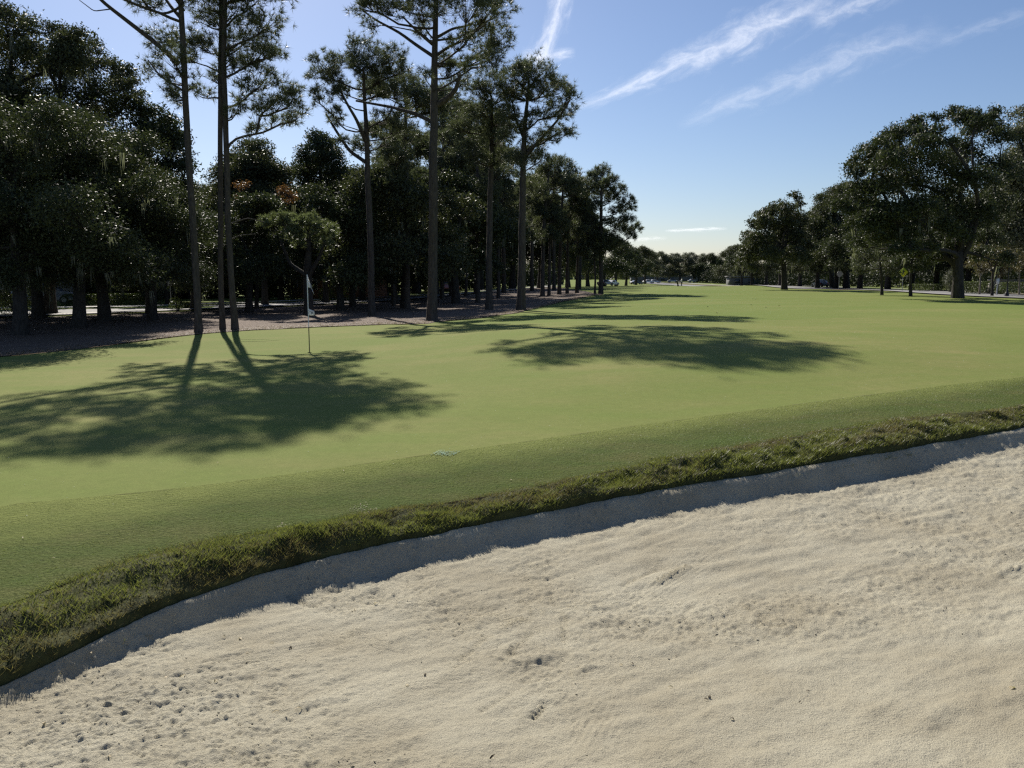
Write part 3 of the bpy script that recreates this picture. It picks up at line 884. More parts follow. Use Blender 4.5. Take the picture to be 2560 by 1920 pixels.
    if bmh.n: bmh.build("branches", bark, root, smooth=True)
    lm.build("crown", leafmat, root)
    if sm.n: tag(sm.build("spanish_moss", M_moss, root), kind="stuff")
    return root

def photo_tree(name, kind, trunk_px, r_px, lobes_px, label, cat, group, seed, leafmat, bark, depth=None, spread=.7, extra=(), **kw):
    """a tree that stands where its foot meets the ground; limbs and crown lobes at their own depths around it"""
    u0, v0 = trunk_px[0]
    base = ground_hit(u0, v0) if depth is None else depth_pt(u0, v0, depth)
    if depth is not None: base[2] = ground_z(base[0], base[1])
    d = base[1]
    rg = np.random.default_rng(seed + 500)
    T = [base]
    for (u, v) in trunk_px[1:]:
        T.append(depth_pt(u, v, d + rg.normal(0, .004) * d))
    T = np.array(T)
    L = np.array(lobes_px, float)
    if kind == 'oak' and len(L) > 12:
        add = []
        for _ in range(len(L) // 2):
            a_ = L[rg.integers(len(L))]; dd_ = np.hypot(L[:, 0] - a_[0], L[:, 1] - a_[1]); b_ = L[np.argsort(dd_)[rg.integers(1, 6)]]
            add.append([(a_[0] + b_[0]) / 2, (a_[1] + b_[1]) / 2, min(a_[2], b_[2]) * .95])
        L = np.vstack([L[:, :3], add])
    cu = L[:, 0].mean(); half = max(30, np.abs(L[:, 0] - cu).max())
    Wm = half / FPX * d
    out = []
    for row in L:
        u, v, r = row[:3]
        lat = min(1, abs(u - cu) / (half * 1.05))
        dy = rg.uniform(-1, 1) * spread * Wm * math.sqrt(max(.08, 1 - lat ** 2))
        if len(row) > 3: dy = row[3] * Wm
        p = depth_pt(u, v, d + dy)
        rr = r / FPX * (d + dy)
        f = .85 if kind == 'pine' else .8
        rr *= 1.22 if kind == 'pine' else 1.12
        out.append([*(p - base), rr, rr, rr * f])
    ex = []
    for pts, a, b in extra:
        ex.append(([depth_pt(u, v, d + (dd if dd else 0)) - base for (u, v, dd) in pts], a / FPX * d, b / FPX * d))
    root = empty(name, base)
    tag(root, label, cat, group)
    rad = np.array(r_px, float) / FPX * d * (.88 if kind == 'pine' else 1)
    return grow(root, T - base, rad, out, kind, leafmat, bark, seed, extra_limbs=ex, **kw)

# ---- the pines standing at the back of the green
PG = "tall pines behind the green"
photo_tree("pine_tree", "pine", [(497,833),(489,690),(478,500),(468,300),(458,120),(452,0),(448,-120),(447,-170)], [10.5,9.5,9,8.5,8,7,5,3],
  [(398,105,40),(425,150,40),(392,185,32),(455,215,34),(430,250,32),(470,100,30),(372,20,36),(410,-40,55),(350,-90,60),(470,-110,75),(530,-60,60),(440,-170,60),(300,-60,50),
   (540,-160,50),(250,-120,55),(370,-170,55),(600,-110,60),(180,-80,55),(120,-110,55),(225,-40,36),(420,-240,60),(330,-220,55),(240,-200,55),(500,-210,50)],
  "leftmost tall pine behind the green, long bare limb rising to the left", "pine tree", PG, 101, M_needle, M_pbark, straight_from=8.2, dens=.8,
  extra=(([(447,160,0),(395,112,-.2),(330,62,-.6),(250,0,-1.0),(190,-70,-1.2)], 6.5, 3.0), ([(282,22,-.8),(235,28,-1.0),(198,0,-1.2)], 1.6, .8), ([(455,225,0),(400,190,.5),(370,150,.8)], 3, 1.5),
         ([(452,45,0),(430,20,.6),(408,-10,1.2)], 5, 3)))
photo_tree("pine_tree", "pine", [(557,826),(551,650),(549,450),(550,250),(553,60),(553,-60),(552,-150)], [8,7.5,7,6.5,6,5,3],
  [(520,62,40),(500,125,32),(545,120,36),(585,45,44),(610,110,40),(530,200,28),(575,160,34),(515,20,40),(600,-30,55),(540,-90,65),(620,-110,60),(480,-30,45),(570,-160,50),(600,-210,55),(530,-230,50),(640,10,40),
   (470,150,25),(500,240,24)],
  "second pine from the left of the green, slim, close beside its twin trunk", "pine tree", PG, 102, M_needle, M_pbark, straight_from=7.0, dens=.8)
photo_tree("pine_tree", "pine", [(588,826),(577,700),(570,520),(564,330),(558,150),(562,0),(575,-120),(580,-180)], [9.5,8.5,8,7.5,7,6,4,3],
  [(640,90,42),(650,150,44),(610,170,36),(660,205,42),(690,255,38),(720,268,34),(740,300,28),(625,235,38),(590,285,28),(650,290,32),(680,140,34),(672,60,40),(640,-40,60),(700,-10,45),(600,-110,60),(670,-110,60),
   (640,335,20),(700,310,28),(735,245,26)],
  "third pine from the left, leaning into its twin, low wing of foliage to the right", "pine tree", PG, 103, M_needle, M_pbark, straight_from=6.0, dens=.8,
  extra=(([(572,560,0),(620,545,.2),(660,555,.4)], 1.8, 1), ([(573,600,0),(600,588,.1),(640,585,.2)], 1.6, .8)))
photo_tree("pine_tree", "pine", [(930,790),(927,650),(921,480),(917,360),(912,260),(908,170)], [10,8.5,8,7,5,3],
  [(813,165,34),(800,195,28),(835,200,28),(905,138,42),(875,165,34),(940,165,36),(985,155,36),(1003,185,28),(960,200,34),(905,190,34),(970,235,28),(995,230,24),(845,240,24),(795,235,20),(835,290,24),
   (860,235,26),(940,240,26),(850,310,16),(962,300,28),(1000,330,30),(930,330,22),(800,260,16),(858,352,8),(1010,285,26),(965,360,26)],
  "round-topped pine between the flag and the tallest pine, its trunk in the straw bed", "pine tree", PG, 104, M_needle, M_pbark, straight_from=5.0,
  extra=(([(914,405,0),(874,378,.4),(842,330,.8),(815,285,1.2)], 5, 2.5), ([(915,355,0),(892,300,-.4),(868,260,-.8),(845,215,-1)], 5, 2.2)))
photo_tree("pine_tree", "pine", [(1080,803),(1081,640),(1083,450),(1085,250),(1089,80),(1091,-60),(1092,-160)], [14,12.5,12,10,7.5,5,3],
  [(905,22,28),(945,30,40),(990,18,42),(1045,30,40),(1110,40,44),(1165,15,44),(1215,40,40),(1250,15,32),(1240,90,36),(1190,75,32),(1244,128,26),(1212,135,34),(1165,110,34),(1112,165,28),(1140,185,32),
   (1225,165,32),(925,66,16),(1055,85,20),(1000,-60,60),(1100,-70,70),(1200,-60,60),(1090,-140,50),(930,-40,40),(1180,170,28),(1060,190,14),(1150,215,22),(1040,-130,50),(1150,-130,50)],
  "tallest pine, thick straight trunk at the straw edge, crown leaving the top of the picture", "pine tree", PG, 105, M_needle, M_pbark, straight_from=9.5,
  extra=(([(1082,140,0),(1040,112,.4),(1000,82,.8),(935,48,1.4),(900,20,1.8)], 4.5, 2), ([(1083,112,0),(1050,85,-.4),(1010,45,-1)], 4, 2), ([(1090,95,0),(1130,72,.5),(1178,62,1)], 4, 2.2),
         ([(1086,142,0),(1120,118,-.5),(1160,100,-1.2),(1215,60,-2)], 4, 2), ([(1083,268,0),(1120,245,-.3),(1140,225,-.6),(1150,185,-.9)], 8, 4), ([(1081,305,0),(1040,285,.3),(980,268,.8),(890,252,1.4)], 5, 2.4),
         ([(1087,158,0),(1125,160,.4),(1180,165,.8),(1225,150,1.4)], 3, 1.6)))
photo_tree("pine_tree", "pine", [(1223,775),(1222,640),(1226,480),(1230,340),(1228,240)], [10,8.5,7.5,6,3],
  [(1190,235,36),(1228,215,40),(1255,250,34),(1180,285,34),(1225,290,38),(1262,310,34),(1195,335,36),(1240,360,34),(1170,380,30),(1205,410,34),(1260,400,28),(1150,330,28)],
  "dark-crowned pine between the tallest pine and the broad-crowned one at the straw corner", "pine tree", PG, 106, M_needle, M_pbark, straight_from=4.0)
photo_tree("pine_tree", "pine", [(1302,776),(1304,640),(1306,500),(1308,400),(1314,300),(1322,200)], [12,10.5,9,7.5,5.5,3],
  [(1285,195,34),(1310,185,34),(1350,185,38),(1370,215,30),(1398,235,32),(1425,250,24),(1420,285,22),(1385,290,32),(1345,245,36),(1300,250,36),(1345,300,30),(1275,235,32),(1420,335,14),(1395,330,22),(1370,350,26),
   (1330,370,30),(1290,330,34),(1262,290,30),(1355,400,24),(1300,410,32)],
  "broad-crowned pine where the straw meets the fairway, crown open to sky on the right", "pine tree", PG, 107, M_needle, M_pbark, straight_from=4.2,
  extra=(([(1309,395,0),(1350,350,-.5),(1395,300,-1),(1425,250,-1.4)], 4.5, 1.8), ([(1309,400,0),(1345,355,.4),(1375,345,1),(1405,330,1.5)], 4, 1.6), ([(1309,345,0),(1290,300,.3),(1280,250,.6)], 4, 1.8)))
photo_tree("pine_tree", "pine", [(1502,736),(1503,650),(1503,570),(1504,500),(1502,445)], [6.5,5.6,5,4,2],
  [(1505,438,22),(1482,448,17),(1528,458,19),(1545,480,18),(1478,478,16),(1505,475,22),(1530,500,20),(1572,505,14),(1580,522,9),(1545,528,20),(1565,555,18),(1590,575,15),(1575,592,14),(1545,575,20),(1490,520,18),
   (1472,560,18),(1520,560,16),(1488,590,22),(1530,600,18),(1460,540,14),(1515,625,20),(1470,610,20),(1550,610,12)],
  "lone pine at the right end of the pine row, beside a thin trunk", "pine tree", PG, 108, M_needle, M_pbark, straight_from=3.0, tuft=(13, .34, .035))
photo_tree("pine_tree", "pine", [(1487,736),(1488,690),(1486,640),(1482,590),(1478,560)], [3.0,2.6,2.2,1.8,1],
  [(1478,560,18),(1462,580,18),(1490,600,18),(1470,620,20),(1495,640,16),(1458,640,16)],
  "thin young pine touching the left side of the lone fairway pine", "pine tree", PG, 109, M_needle, M_pbark, straight_from=3.0, tuft=(13, .34, .035))

# ---- inner pines of the grove: own trunk positions, crowns at the heights seen between the nearer trees
BG = "pines of the inner grove"
inner = [((1018,772),(1016,420),(1014,230), 9, "pine behind and just left of the tallest pine, trunk half as thick"),
         ((1105,748),(1107,430),(1112,260), 6, "slim pine just right of the tallest pine's trunk, further back"),
         ((1143,744),(1145,450),(1150,300), 5, "slim pine midway between the tallest pine and the next near trunk"),
         ((1195,757),(1194,480),(1190,300), 6.5, "pine just left of the second trunk in the straw bed, further back"),
         ((1246,746),(1246,470),(1250,330), 5, "slim pine seen between the two near trunks in the straw bed"),
         ((1356,743),(1360,560),(1372,430), 6, "pine just right of the straw bed's corner tree, set further back"),
         ((1372,741),(1376,560),(1388,420), 4.5, "thinner of the pair of trunks right of the corner tree"),
         ((1398,737),(1402,570),(1410,425), 5.5, "pine in the middle of the back row along the fairway shade"),
         ((1418,735),(1420,590),(1432,445), 4.5, "slim pine second from last in the back row before the lone pine"),
         ((1442,733),(1446,600),(1455,470), 5, "last pine of the back row before the lone pine"),
         ((985,765),(984,500),(980,330), 5, "slim dark pine left of the thick middle trunk, deep in the shade"),
         ((1165,742),(1166,500),(1168,350), 4.5, "slim straight pine deep in the grove's centre")]
for i, (b, m, t, r, lab) in enumerate(inner):
    rg = np.random.default_rng(900 + i)
    lob = []
    hgt = b[1] - t[1]
    for k in range(17):
        f = rg.uniform(0, 1)
        vv = t[1] + f * hgt * .55
        wd = hgt * (.09 + .13 * math.sin(min(1, f * 1.3 + .15) * math.pi))
        lob.append((t[0] * (1 - f * .6) + m[0] * f * .6 + rg.uniform(-wd, wd), vv, hgt * rg.uniform(.05, .075)))
    lob.append((t[0], t[1] - 6, hgt * .07))
    photo_tree("pine_tree", "pine", [b, ((b[0] + m[0]) / 2, (b[1] + m[1]) / 2), m, t], [r, r * .9, r * .75, r * .35], lob, lab, "pine tree", BG, 200 + i, M_needle, M_pbark,
               straight_from=3.0, spread=1.0, tuft=(12, .32, .032), dens=.9)

# ---- oaks and other trees on the left
photo_tree("live_oak", "oak", [(126,786),(124,720),(122,664),(122,600),(126,540)], [14,12,13,9,7],
  [(15,65,46),(62,85,42),(28,150,52),(92,135,34),(150,88,30),(198,102,32),(228,128,26),(172,140,36),(128,175,40),(60,225,50),(205,188,42),(262,168,30),(300,185,32),(335,225,24),(352,245,15),(300,225,32),
   (232,245,46),(150,255,50),(25,320,58),(95,330,56),(175,330,50),(250,305,42),(300,280,32),(45,415,60),(135,425,54),(225,410,50),(295,375,40),(0,510,56),(320,455,40),(245,490,46),(90,500,46),(170,505,46),(60,570,32),(230,565,36),(-40,230,60),(-40,120,55),(-50,400,70),
   (300,540,34)],
  "huge moss-hung live oak filling the upper left, forked trunk low in the shade", "oak tree", "oaks of the left woodland", 301, M_oak2, M_obark, depth=48, spread=1.0, leaf=(.15, .09), dens=.95, moss=1.0,
  extra=(([(120,672,0),(105,640,.5),(78,610,1),(40,590,1.5)], 7, 4), ([(110,690,0),(60,665,-1),(10,640,-2),(-40,620,-3)], 5, 3), ([(126,660,0),(150,620,.5),(165,560,1),(170,500,1.5)], 7, 4), ([(128,680,0),(200,620,-1),(260,570,-2)], 6, 3)))
photo_tree("live_oak", "oak", [(372,768),(370,680),(372,600),(378,520)], [8,7,7,5],
  [(352,285,34),(392,300,36),(425,335,34),(345,335,38),(440,375,32),(385,365,42),(335,400,38),(450,425,34),(400,435,44),(350,470,44),(425,490,42),(466,475,28),(300,440,38),(470,530,34),(390,545,40),(330,550,36),(455,590,30),(300,600,30),(380,610,30)],
  "dark rounded oak behind the leftmost pine, glossy leaves", "oak tree", "oaks of the left woodland", 302, M_oak, M_obark, depth=50, spread=.8, leaf=(.18, .11), moss=.5)
photo_tree("evergreen_tree", "oak", [(662,752),(660,660),(658,560),(655,470)], [8,7,6,4],
  [(588,415,36),(620,385,34),(650,372,26),(560,445,36),(650,425,42),(605,470,44),(690,450,40),(560,520,42),(640,510,46),(700,510,40),(600,570,42),(540,590,36),(670,580,42),(720,570,34),(620,640,36),(560,660,34),(500,640,34),(510,540,32)],
  "dull green broad evergreen between the twin pines and the flag", "tree", "trees behind the flag", 303, M_oak2, M_obark, depth=64, spread=.8, leaf=(.19, .11))
photo_tree("evergreen_tree", "oak", [(815,752),(812,640),(806,520),(800,420)], [7,6,5,3],
  [(795,350,24),(815,372,26),(780,385,28),(830,405,30),(765,410,26),(800,425,36),(850,440,32),(745,445,34),(790,480,42),(845,500,40),(735,510,38),(880,500,36),(780,550,44),(850,570,42),(720,590,34),(900,570,34),(820,620,40),(760,640,34),(890,640,36)],
  "pointed dark evergreen above the flag, against the sky gap", "tree", "trees behind the flag", 304, M_oak, M_obark, depth=68, spread=.8, leaf=(.19, .11))
photo_tree("rusty_tree", "oak", [(640,748),(645,640),(655,560)], [5,4,3],
  [(705,480,18),(730,498,16),(605,465,12),(598,500,9)],
  "small tree with rust-orange leaves glimpsed behind the third pine", "tree", "trees behind the flag", 305, M_orange, M_obark, depth=56, spread=.5, leaf=(.15, .09), dens=.4)
photo_tree("young_pine", "pine", [(772,762),(768,700),(772,640),(772,585)], [13,12,9,5],
  [(690,558,22),(712,552,18),(662,560,14),(750,570,24),(775,560,24),(800,572,24),(825,582,20),(735,588,20),(770,595,24),(805,600,20),(745,610,16),(815,612,14)],
  "low pine with a flat pale green top and thick forked trunk right behind the flag", "pine tree", "trees behind the flag", 306, M_palepine, M_obark, depth=45, spread=.35, straight_from=1.5, tuft=(20, .22, .030), dens=1.3,
  extra=(([(768,690,0),(725,660,.5),(700,600,1)], 6, 3), ([(772,690,0),(800,640,-.4),(812,600,-.8)], 6, 3)))

# ---- trees on the right
RG = "oaks along the right of the fairway"
photo_tree("live_oak", "oak", [(2394,746),(2395,700),(2394,660),(2396,630)], [12.5,11.8,11.8,11],
  [(2252,335,26),(2285,318,26),(2300,340,28),(2225,352,28),(2190,372,22),(2160,385,20),(2128,415,14),(2140,440,22),(2190,415,36),(2250,400,40),(2310,375,38),(2340,300,16),(2346,330,18),(2388,285,22),(2415,295,24),
   (2440,325,30),(2484,276,13),(2468,320,30),(2500,350,28),(2410,390,40),(2350,430,46),(2270,465,46),(2205,470,40),(2150,482,28),(2165,530,36),(2230,540,42),(2300,530,44),(2370,500,44),(2440,460,46),(2495,430,40),
   (2440,545,46),(2350,575,36),(2260,590,30),(2190,575,30),(2135,560,22),(2480,520,40),(2400,590,26),(2100,520,22),(2470,600,30),(2310,610,22),(2150,615,22),(2240,635,20),(2335,645,22),(2450,640,22),(2505,650,24),(2200,600,26),(2280,640,18)],
  "biggest live oak on the right, thick dark trunk forking low beside the road", "oak tree", RG, 401, M_oak, M_obark, spread=.75, leaf=(.17, .10), dens=1.1, moss=.5,
  extra=(([(2390,665,0),(2355,630,.6),(2320,580,1.2),(2285,520,1.8)], 7, 4), ([(2398,660,0),(2425,610,-.6),(2440,560,-1),(2450,500,-1.4)], 7, 4), ([(2395,640,0),(2392,560,.4),(2400,480,.8),(2420,400,1)], 7, 3.5),
         ([(2320,575,1.2),(2270,500,1.6),(2230,450,2),(2185,430,2.4)], 7, 4), ([(2420,400,1),(2405,380,1),(2380,365,1.2)], 4, 3)))
photo_tree("live_oak", "oak", [(2625,750),(2622,690),(2615,620)], [14,12,10],
  [(2552,285,22),(2545,345,24),(2538,400,30),(2560,330,28),(2530,465,36),(2560,430,40),(2545,525,44),(2510,560,34),(2575,500,50),(2500,600,34),(2545,605,40),(2600,400,60),(2620,300,50),(2640,500,60),(2680,400,60),(2600,590,50)],
  "oak at the right edge of the picture, grey-green and hazy", "oak tree", RG, 402, M_silver, M_obark, depth=62, spread=.6, leaf=(.19, .11), dens=.9)
photo_tree("live_oak", "oak", [(1961,724),(1960,690),(1958,650),(1955,620)], [7,6.4,6.4,5],
  [(1942,512,12),(1985,492,15),(2002,515,13),(1965,522,20),(1975,545,24),(1930,535,18),(1905,545,18),(1884,562,15),(1918,565,24),(1955,575,28),(2000,560,22),(1874,592,17),(1900,605,28),(1945,612,30),(1995,600,26),(1868,625,18),
   (1885,645,24),(1925,640,26),(1985,640,26),(1858,660,14),(2020,620,18),(1880,670,14),(2015,655,16)],
  "spreading oak standing alone left of the right-hand oak group, dark trunk on the grass mound", "oak tree", RG, 403, M_oak2, M_obark, spread=.8, leaf=(.24, .14), moss=.8,
  extra=(([(1958,660,0),(1930,620,1),(1905,600,1.6)], 4.5, 2.5), ([(1960,650,0),(1965,600,-.5),(1975,550,-1)], 4.5, 2.5)))
photo_tree("live_oak", "oak", [(2116,723),(2116,690),(2112,640),(2105,580)], [7.5,7,6.5,5],
  [(2062,500,20),(2085,488,22),(2110,480,24),(2135,470,18),(2055,525,20),(2095,520,32),(2135,515,32),(2050,560,24),(2085,565,32),(2130,570,34),(2165,560,26),(2060,600,24),(2100,610,30),(2145,610,30),(2075,645,18),(2130,645,22),(2165,600,24)],
  "mossy oak right of the twin trunks, between the lone oak and the biggest oak", "oak tree", RG, 404, M_oak2, M_obark, spread=.8, leaf=(.24, .14), moss=1.2)
photo_tree("live_oak", "oak", [(2081,721),(2080,690),(2072,650),(2060,600)], [6.2,5.8,5.4,4],
  [(2030,545,18),(2015,570,18),(2045,530,18),(2040,580,24),(2015,610,22),(2050,615,26),(2030,650,20),(2070,590,24),(2075,640,22),(2000,640,14)],
  "oak with drooping grey moss, left of the twin trunks by the road", "oak tree", RG, 405, M_oak, M_obark, spread=.8, leaf=(.24, .14), moss=1.6)
photo_tree("oak_sapling", "oak", [(2205,738),(2204,710),(2202,680),(2200,640)], [3.6,3.2,3,2],
  [(2190,602,20),(2165,622,20),(2215,618,22),(2150,650,18),(2185,645,24),(2225,655,22),(2160,680,16),(2200,675,20),(2240,630,18),(2235,685,14),(2140,670,12)],
  "small silvery-leaved tree in front of the road, left of the biggest oak", "tree", "small trees by the right road", 406, M_silver, M_obark, spread=.8, leaf=(.15, .09), dens=.9)
photo_tree("oak_sapling", "oak", [(2277,741),(2276,715),(2277,690),(2280,650)], [3.8,3.5,3,2],
  [(2290,610,22),(2262,620,20),(2318,625,22),(2275,645,22),(2305,655,20),(2335,650,18),(2250,655,14),(2290,672,14)],
  "small dark tree between the silvery sapling and the biggest oak's trunk", "tree", "small trees by the right road", 407, M_oak, M_obark, spread=.8, leaf=(.15, .09), dens=.9)
photo_tree("oak_sapling", "oak", [(2480,738),(2481,710),(2482,680)], [3.2,2.8,2.2],
  [(2450,630,20),(2480,620,24),(2510,632,22),(2440,655,16),(2470,655,22),(2500,662,20),(2530,650,18),(2455,680,12),(2495,685,12)],
  "thin tree with brownish leaves right of the biggest oak's trunk, on the dry verge", "tree", "small trees by the right road", 408, M_brown, M_obark, depth=66, spread=.8, leaf=(.15, .08), dens=.8)
for i, (pts, lob, lab) in enumerate([
    ([(2449,728),(2450,700),(2452,670)], [(2440,640,16),(2460,645,16),(2430,660,12),(2455,665,12)], "slender pale-trunked tree just right of the biggest oak, before the hedge"),
    ([(2491,729),(2496,705),(2505,670)], [(2500,645,16),(2520,650,16),(2512,670,12),(2490,660,12)], "slender leaning tree with pale stems beside the white sign"),
    ([(2548,731),(2549,705),(2550,670)], [(2545,640,18),(2562,650,18),(2535,660,14),(2555,672,12)], "slender pale-trunked tree nearest the right edge of the picture")]):
    photo_tree("crepe_myrtle", "oak", pts, [2.2, 1.8, 1.2], lob, lab, "tree", "slender trees before the hedge", 420 + i, M_brown, M_pale, depth=72, spread=.8, leaf=(.14, .08), dens=.7)

# ---- woods that close the view: three kinds of oak and one pine, each copied
def random_oak(name, h, w, seed, mat, leaf, moss=.4):
    rg = np.random.default_rng(seed)
    root = empty(name)
    lob = []
    for k in range(24):
        a, f = rg.uniform(0, 6.28), rg.uniform(.28, 1)
        rr = w * .5 * math.sqrt(rg.uniform(0, 1)) * (1.05 - .55 * max(0, f - .5) * 1.6)
        lob.append([rr * math.cos(a), rr * math.sin(a), h * f * .93, h * rg.uniform(.10, .16)] * 1)
    L = [[x, y, z, r, r, r * .8] for x, y, z, r in lob]
    T = [(0, 0, 0), (.1, 0, h * .15), (.15, .1, h * .3), (.1, .1, h * .5)]
    return grow(root, T, [h * .032, h * .028, h * .026, h * .012], L, 'oak', mat, M_obark, seed, leaf=leaf, dens=.8, moss=moss)
def random_pine(name, h, seed):
    rg = np.random.default_rng(seed)
    root = empty(name)
    L = []
    for k in range(20):
        f = rg.uniform(0, 1); z = h * (.5 + .5 * f)
        w = h * (.05 + .14 * math.sin((1 - f) * 2.6))
        a = rg.uniform(0, 6.28); r = h * rg.uniform(.045, .07)
        L.append([w * math.cos(a), w * math.sin(a), z, r, r, r * .7])
    T = [(0, 0, 0), (.1, 0, h * .4), (.05, .1, h * .7), (0, 0, h * .98)]
    return grow(root, T, [h * .016, h * .013, h * .010, h * .003], L, 'pine', M_needle, M_pbark, seed, straight_from=h * .4, tuft=(11, .42, .05), dens=.8)
protos = {'a': random_oak("live_oak", 11, 11, 601, M_oak, (.24, .14)), 'b': random_oak("live_oak", 11, 12, 602, M_oak2, (.24, .14), 1.2),
          'c': random_oak("live_oak", 11, 9, 603, M_oak, (.24, .14)), 'n': random_oak("live_oak", 11, 11, 606, M_oak, (.14, .085), .6), 's': random_oak("live_oak", 11, 11, 604, M_silver, (.26, .15)), 'p': random_pine("pine_tree", 13, 605)}
used = set()
def stand(kind, x, y, h, label, group, cat=None):
    o = protos[kind] if kind not in used else copy_tree(protos[kind])
    used.add(kind)
    s = h / (13 if kind == 'p' else 11)
    o.location = (x, y, ground_z(x, y) - .1); o.scale = (s, s, s); o.rotation_euler = (0, 0, rng.uniform(0, 6.28))
    tag(o, label, cat or ("pine tree" if kind == 'p' else "oak tree"), group)
    return o
def stand_px(kind, u, d, vtop, label, group):
    p = depth_pt(u, 700, d); t = depth_pt(u, vtop, d)
    return stand(kind, p[0], d, t[2] - ground_z(p[0], d), label, group)
LW = "dark oaks closing the left woodland"
LWN = ['beyond the left edge, behind the huge oak', 'at the far left, above the big lit shrub', 'above the grey-roofed house on the left', 'left of the leftmost pine, high crown', 'just right of the leftmost pine', 'right of the twin pines', 'behind the dull green broad evergreen', 'behind the pointed evergreen', 'right of the pointed evergreen', "left of the round-topped pine's neighbour", 'behind the tallest pine', "right of the tallest pine's trunk", 'behind the dark-crowned pine', 'behind the broad-crowned pine', 'behind the back row of pines', 'left of the lone pine', 'low behind the leftmost pine', "low behind the round-topped pine's trunk", "low left of the tallest pine's trunk", "low right of the tallest pine's trunk", 'low behind the flag']
for i, (k, u, d, vt) in enumerate([('b', -160, 46, 180), ('a', 20, 66, 330), ('c', 210, 78, 420), ('a', 330, 86, 440), ('b', 480, 80, 440), ('c', 560, 92, 470), ('a', 680, 90, 430), ('c', 770, 96, 470), ('b', 880, 92, 420),
                                   ('c', 960, 88, 400), ('a', 1040, 100, 420), ('b', 1120, 112, 440), ('c', 1200, 120, 430), ('a', 1280, 128, 450), ('b', 1350, 138, 480), ('a', 1420, 150, 520),
                                   ('b', 420, 66, 500), ('c', 905, 74, 480), ('a', 1010, 78, 470), ('c', 1090, 90, 500), ('b', 700, 78, 520)]):
    stand_px(k, u, d, vt, "dark oak in the shaded wood, " + LWN[i], LW)
for k, u, d, vt, lab in [('n', 90, 43, 330, 'front left oak beside the huge forked trunk'), ('c', 620, 50, 480, 'oak right of the twin pines, shading the straw'), ('a', 850, 52, 470, 'spreading oak just left of the round-topped pine, over the straw'), ('b', 1010, 54, 420, 'oak close behind the tallest pine on its left'), ('c', 1140, 62, 430, 'oak close behind the slim pines right of the tallest pine'), ('n', 190, 34.5, 300, 'oak over the straw at the far left, closest to the green'), ('n', 40, 30.5, 260, 'oak at the left edge of the picture, close to the green'), ('n', 255, 40, 330, 'oak nearest the green at the left, over the straw'), ('n', 375, 41, 430, 'oak just left of the leftmost pine, over the straw'), ('c', 260, 47, 420, 'slim-crowned oak before the grey-roofed house'), ('a', 480, 54, 500, 'low oak between the leftmost pine and its twin neighbours'), ('c', 880, 58, 500, 'low oak just left of the round-topped pine'), ('b', 985, 64, 500, 'low oak left of the tallest pine near the street'), ('a', 1075, 72, 500, 'low oak right behind the tallest pine'), ('a', -420, 40, 200, 'spreading oak out beyond the left edge of the picture'), ('b', -300, 34, 250, 'tall oak nearest beyond the left edge of the picture')]:
    stand_px(k, u, d, vt, "added dark " + lab, LW)  # oaks added so that their crowns shade the straw floor
MW = "pines mixed into the far left wood"
MWN = ['behind the slim pines right of the tallest pine', 'behind the trunk left of the straw corner', 'behind the dark-crowned pine', 'behind the broad-crowned pine at the straw corner', 'right of the straw corner, far back', 'just left of the lone pine, far back']
for i, (u, d, vt) in enumerate([(1130, 84, 330), (1190, 92, 360), (1260, 96, 370), (1330, 104, 420), (1385, 112, 430), (1450, 120, 500)]):
    stand_px('p', u, d, vt, "far pine of the grove " + MWN[i], MW)
FW = "far oaks receding along the left of the fairway"
FWN = ["just left of the lone pine's top", 'just right of the lone pine', 'third from the lone pine', 'fourth from the lone pine, by the dark car', 'second last, lower and further', 'last and lowest, touching the distant row']
for i, (k, u, d, vt) in enumerate([('a', 1470, 165, 560), ('b', 1510, 180, 585), ('c', 1540, 200, 600), ('a', 1565, 225, 608), ('b', 1590, 255, 615), ('c', 1612, 290, 628)]):
    stand_px(k, u, d, vt, "far dark oak left of the fairway, " + FWN[i], FW)
for k, u, d, vt, lab in [('s', 1643, 330, 628, "leftmost round oak of the distant row across the fairway's end, forked trunk showing"),
                         ('a', 1672, 345, 640, "small dark oak second from the left in the distant row"),
                         ('s', 1700, 330, 632, "oak in the middle of the distant row, behind the golfer"),
                         ('s', 1735, 335, 630, "broad pale oak right of the golfer in the distant row"),
                         ('a', 1768, 325, 634, "oak with a clear trunk near the right end of the distant row"),
                         ('c', 1800, 350, 642, "low dark oak at the right end of the distant row")]:
    stand_px(k, u, d, vt, lab, "distant oaks across the end of the fairway")
stand_px('p', 1826, 250, 613, "round-headed pine standing apart at the far end of the right-hand oaks", "far pines")
RW = "oaks behind the right-hand road"
RWN = ['next to the round-headed far pine', 'second from the round-headed far pine', 'left of the lone oak', 'behind the lone oak', 'just right of the lone oak', 'left of the oak with drooping moss', 'behind the twin trunks', 'right of the twin trunks', 'behind the silvery sapling', 'behind the yellow-green sign', "left of the biggest oak's trunk", "right of the biggest oak's trunk", 'behind the slender trees, pale leaved', 'at the right edge of the picture', 'pale leaved, beyond the right edge', 'furthest beyond the right edge']
for i, (k, u, d, vt) in enumerate([('b', 1855, 210, 610), ('a', 1880, 185, 600), ('b', 1915, 165, 585), ('c', 1950, 150, 580), ('b', 2000, 140, 560), ('a', 2045, 125, 540), ('b', 2090, 122, 530), ('c', 2150, 112, 520), ('a', 2220, 100, 500),
                    ('b', 2280, 105, 520), ('c', 2340, 98, 500), ('a', 2420, 92, 480), ('s', 2500, 90, 460), ('b', 2570, 88, 440), ('s', 2650, 80, 420), ('a', 2720, 76, 400)]):
    stand_px(k, u, d, vt, "oak behind the right-hand road, " + RWN[i], RW)
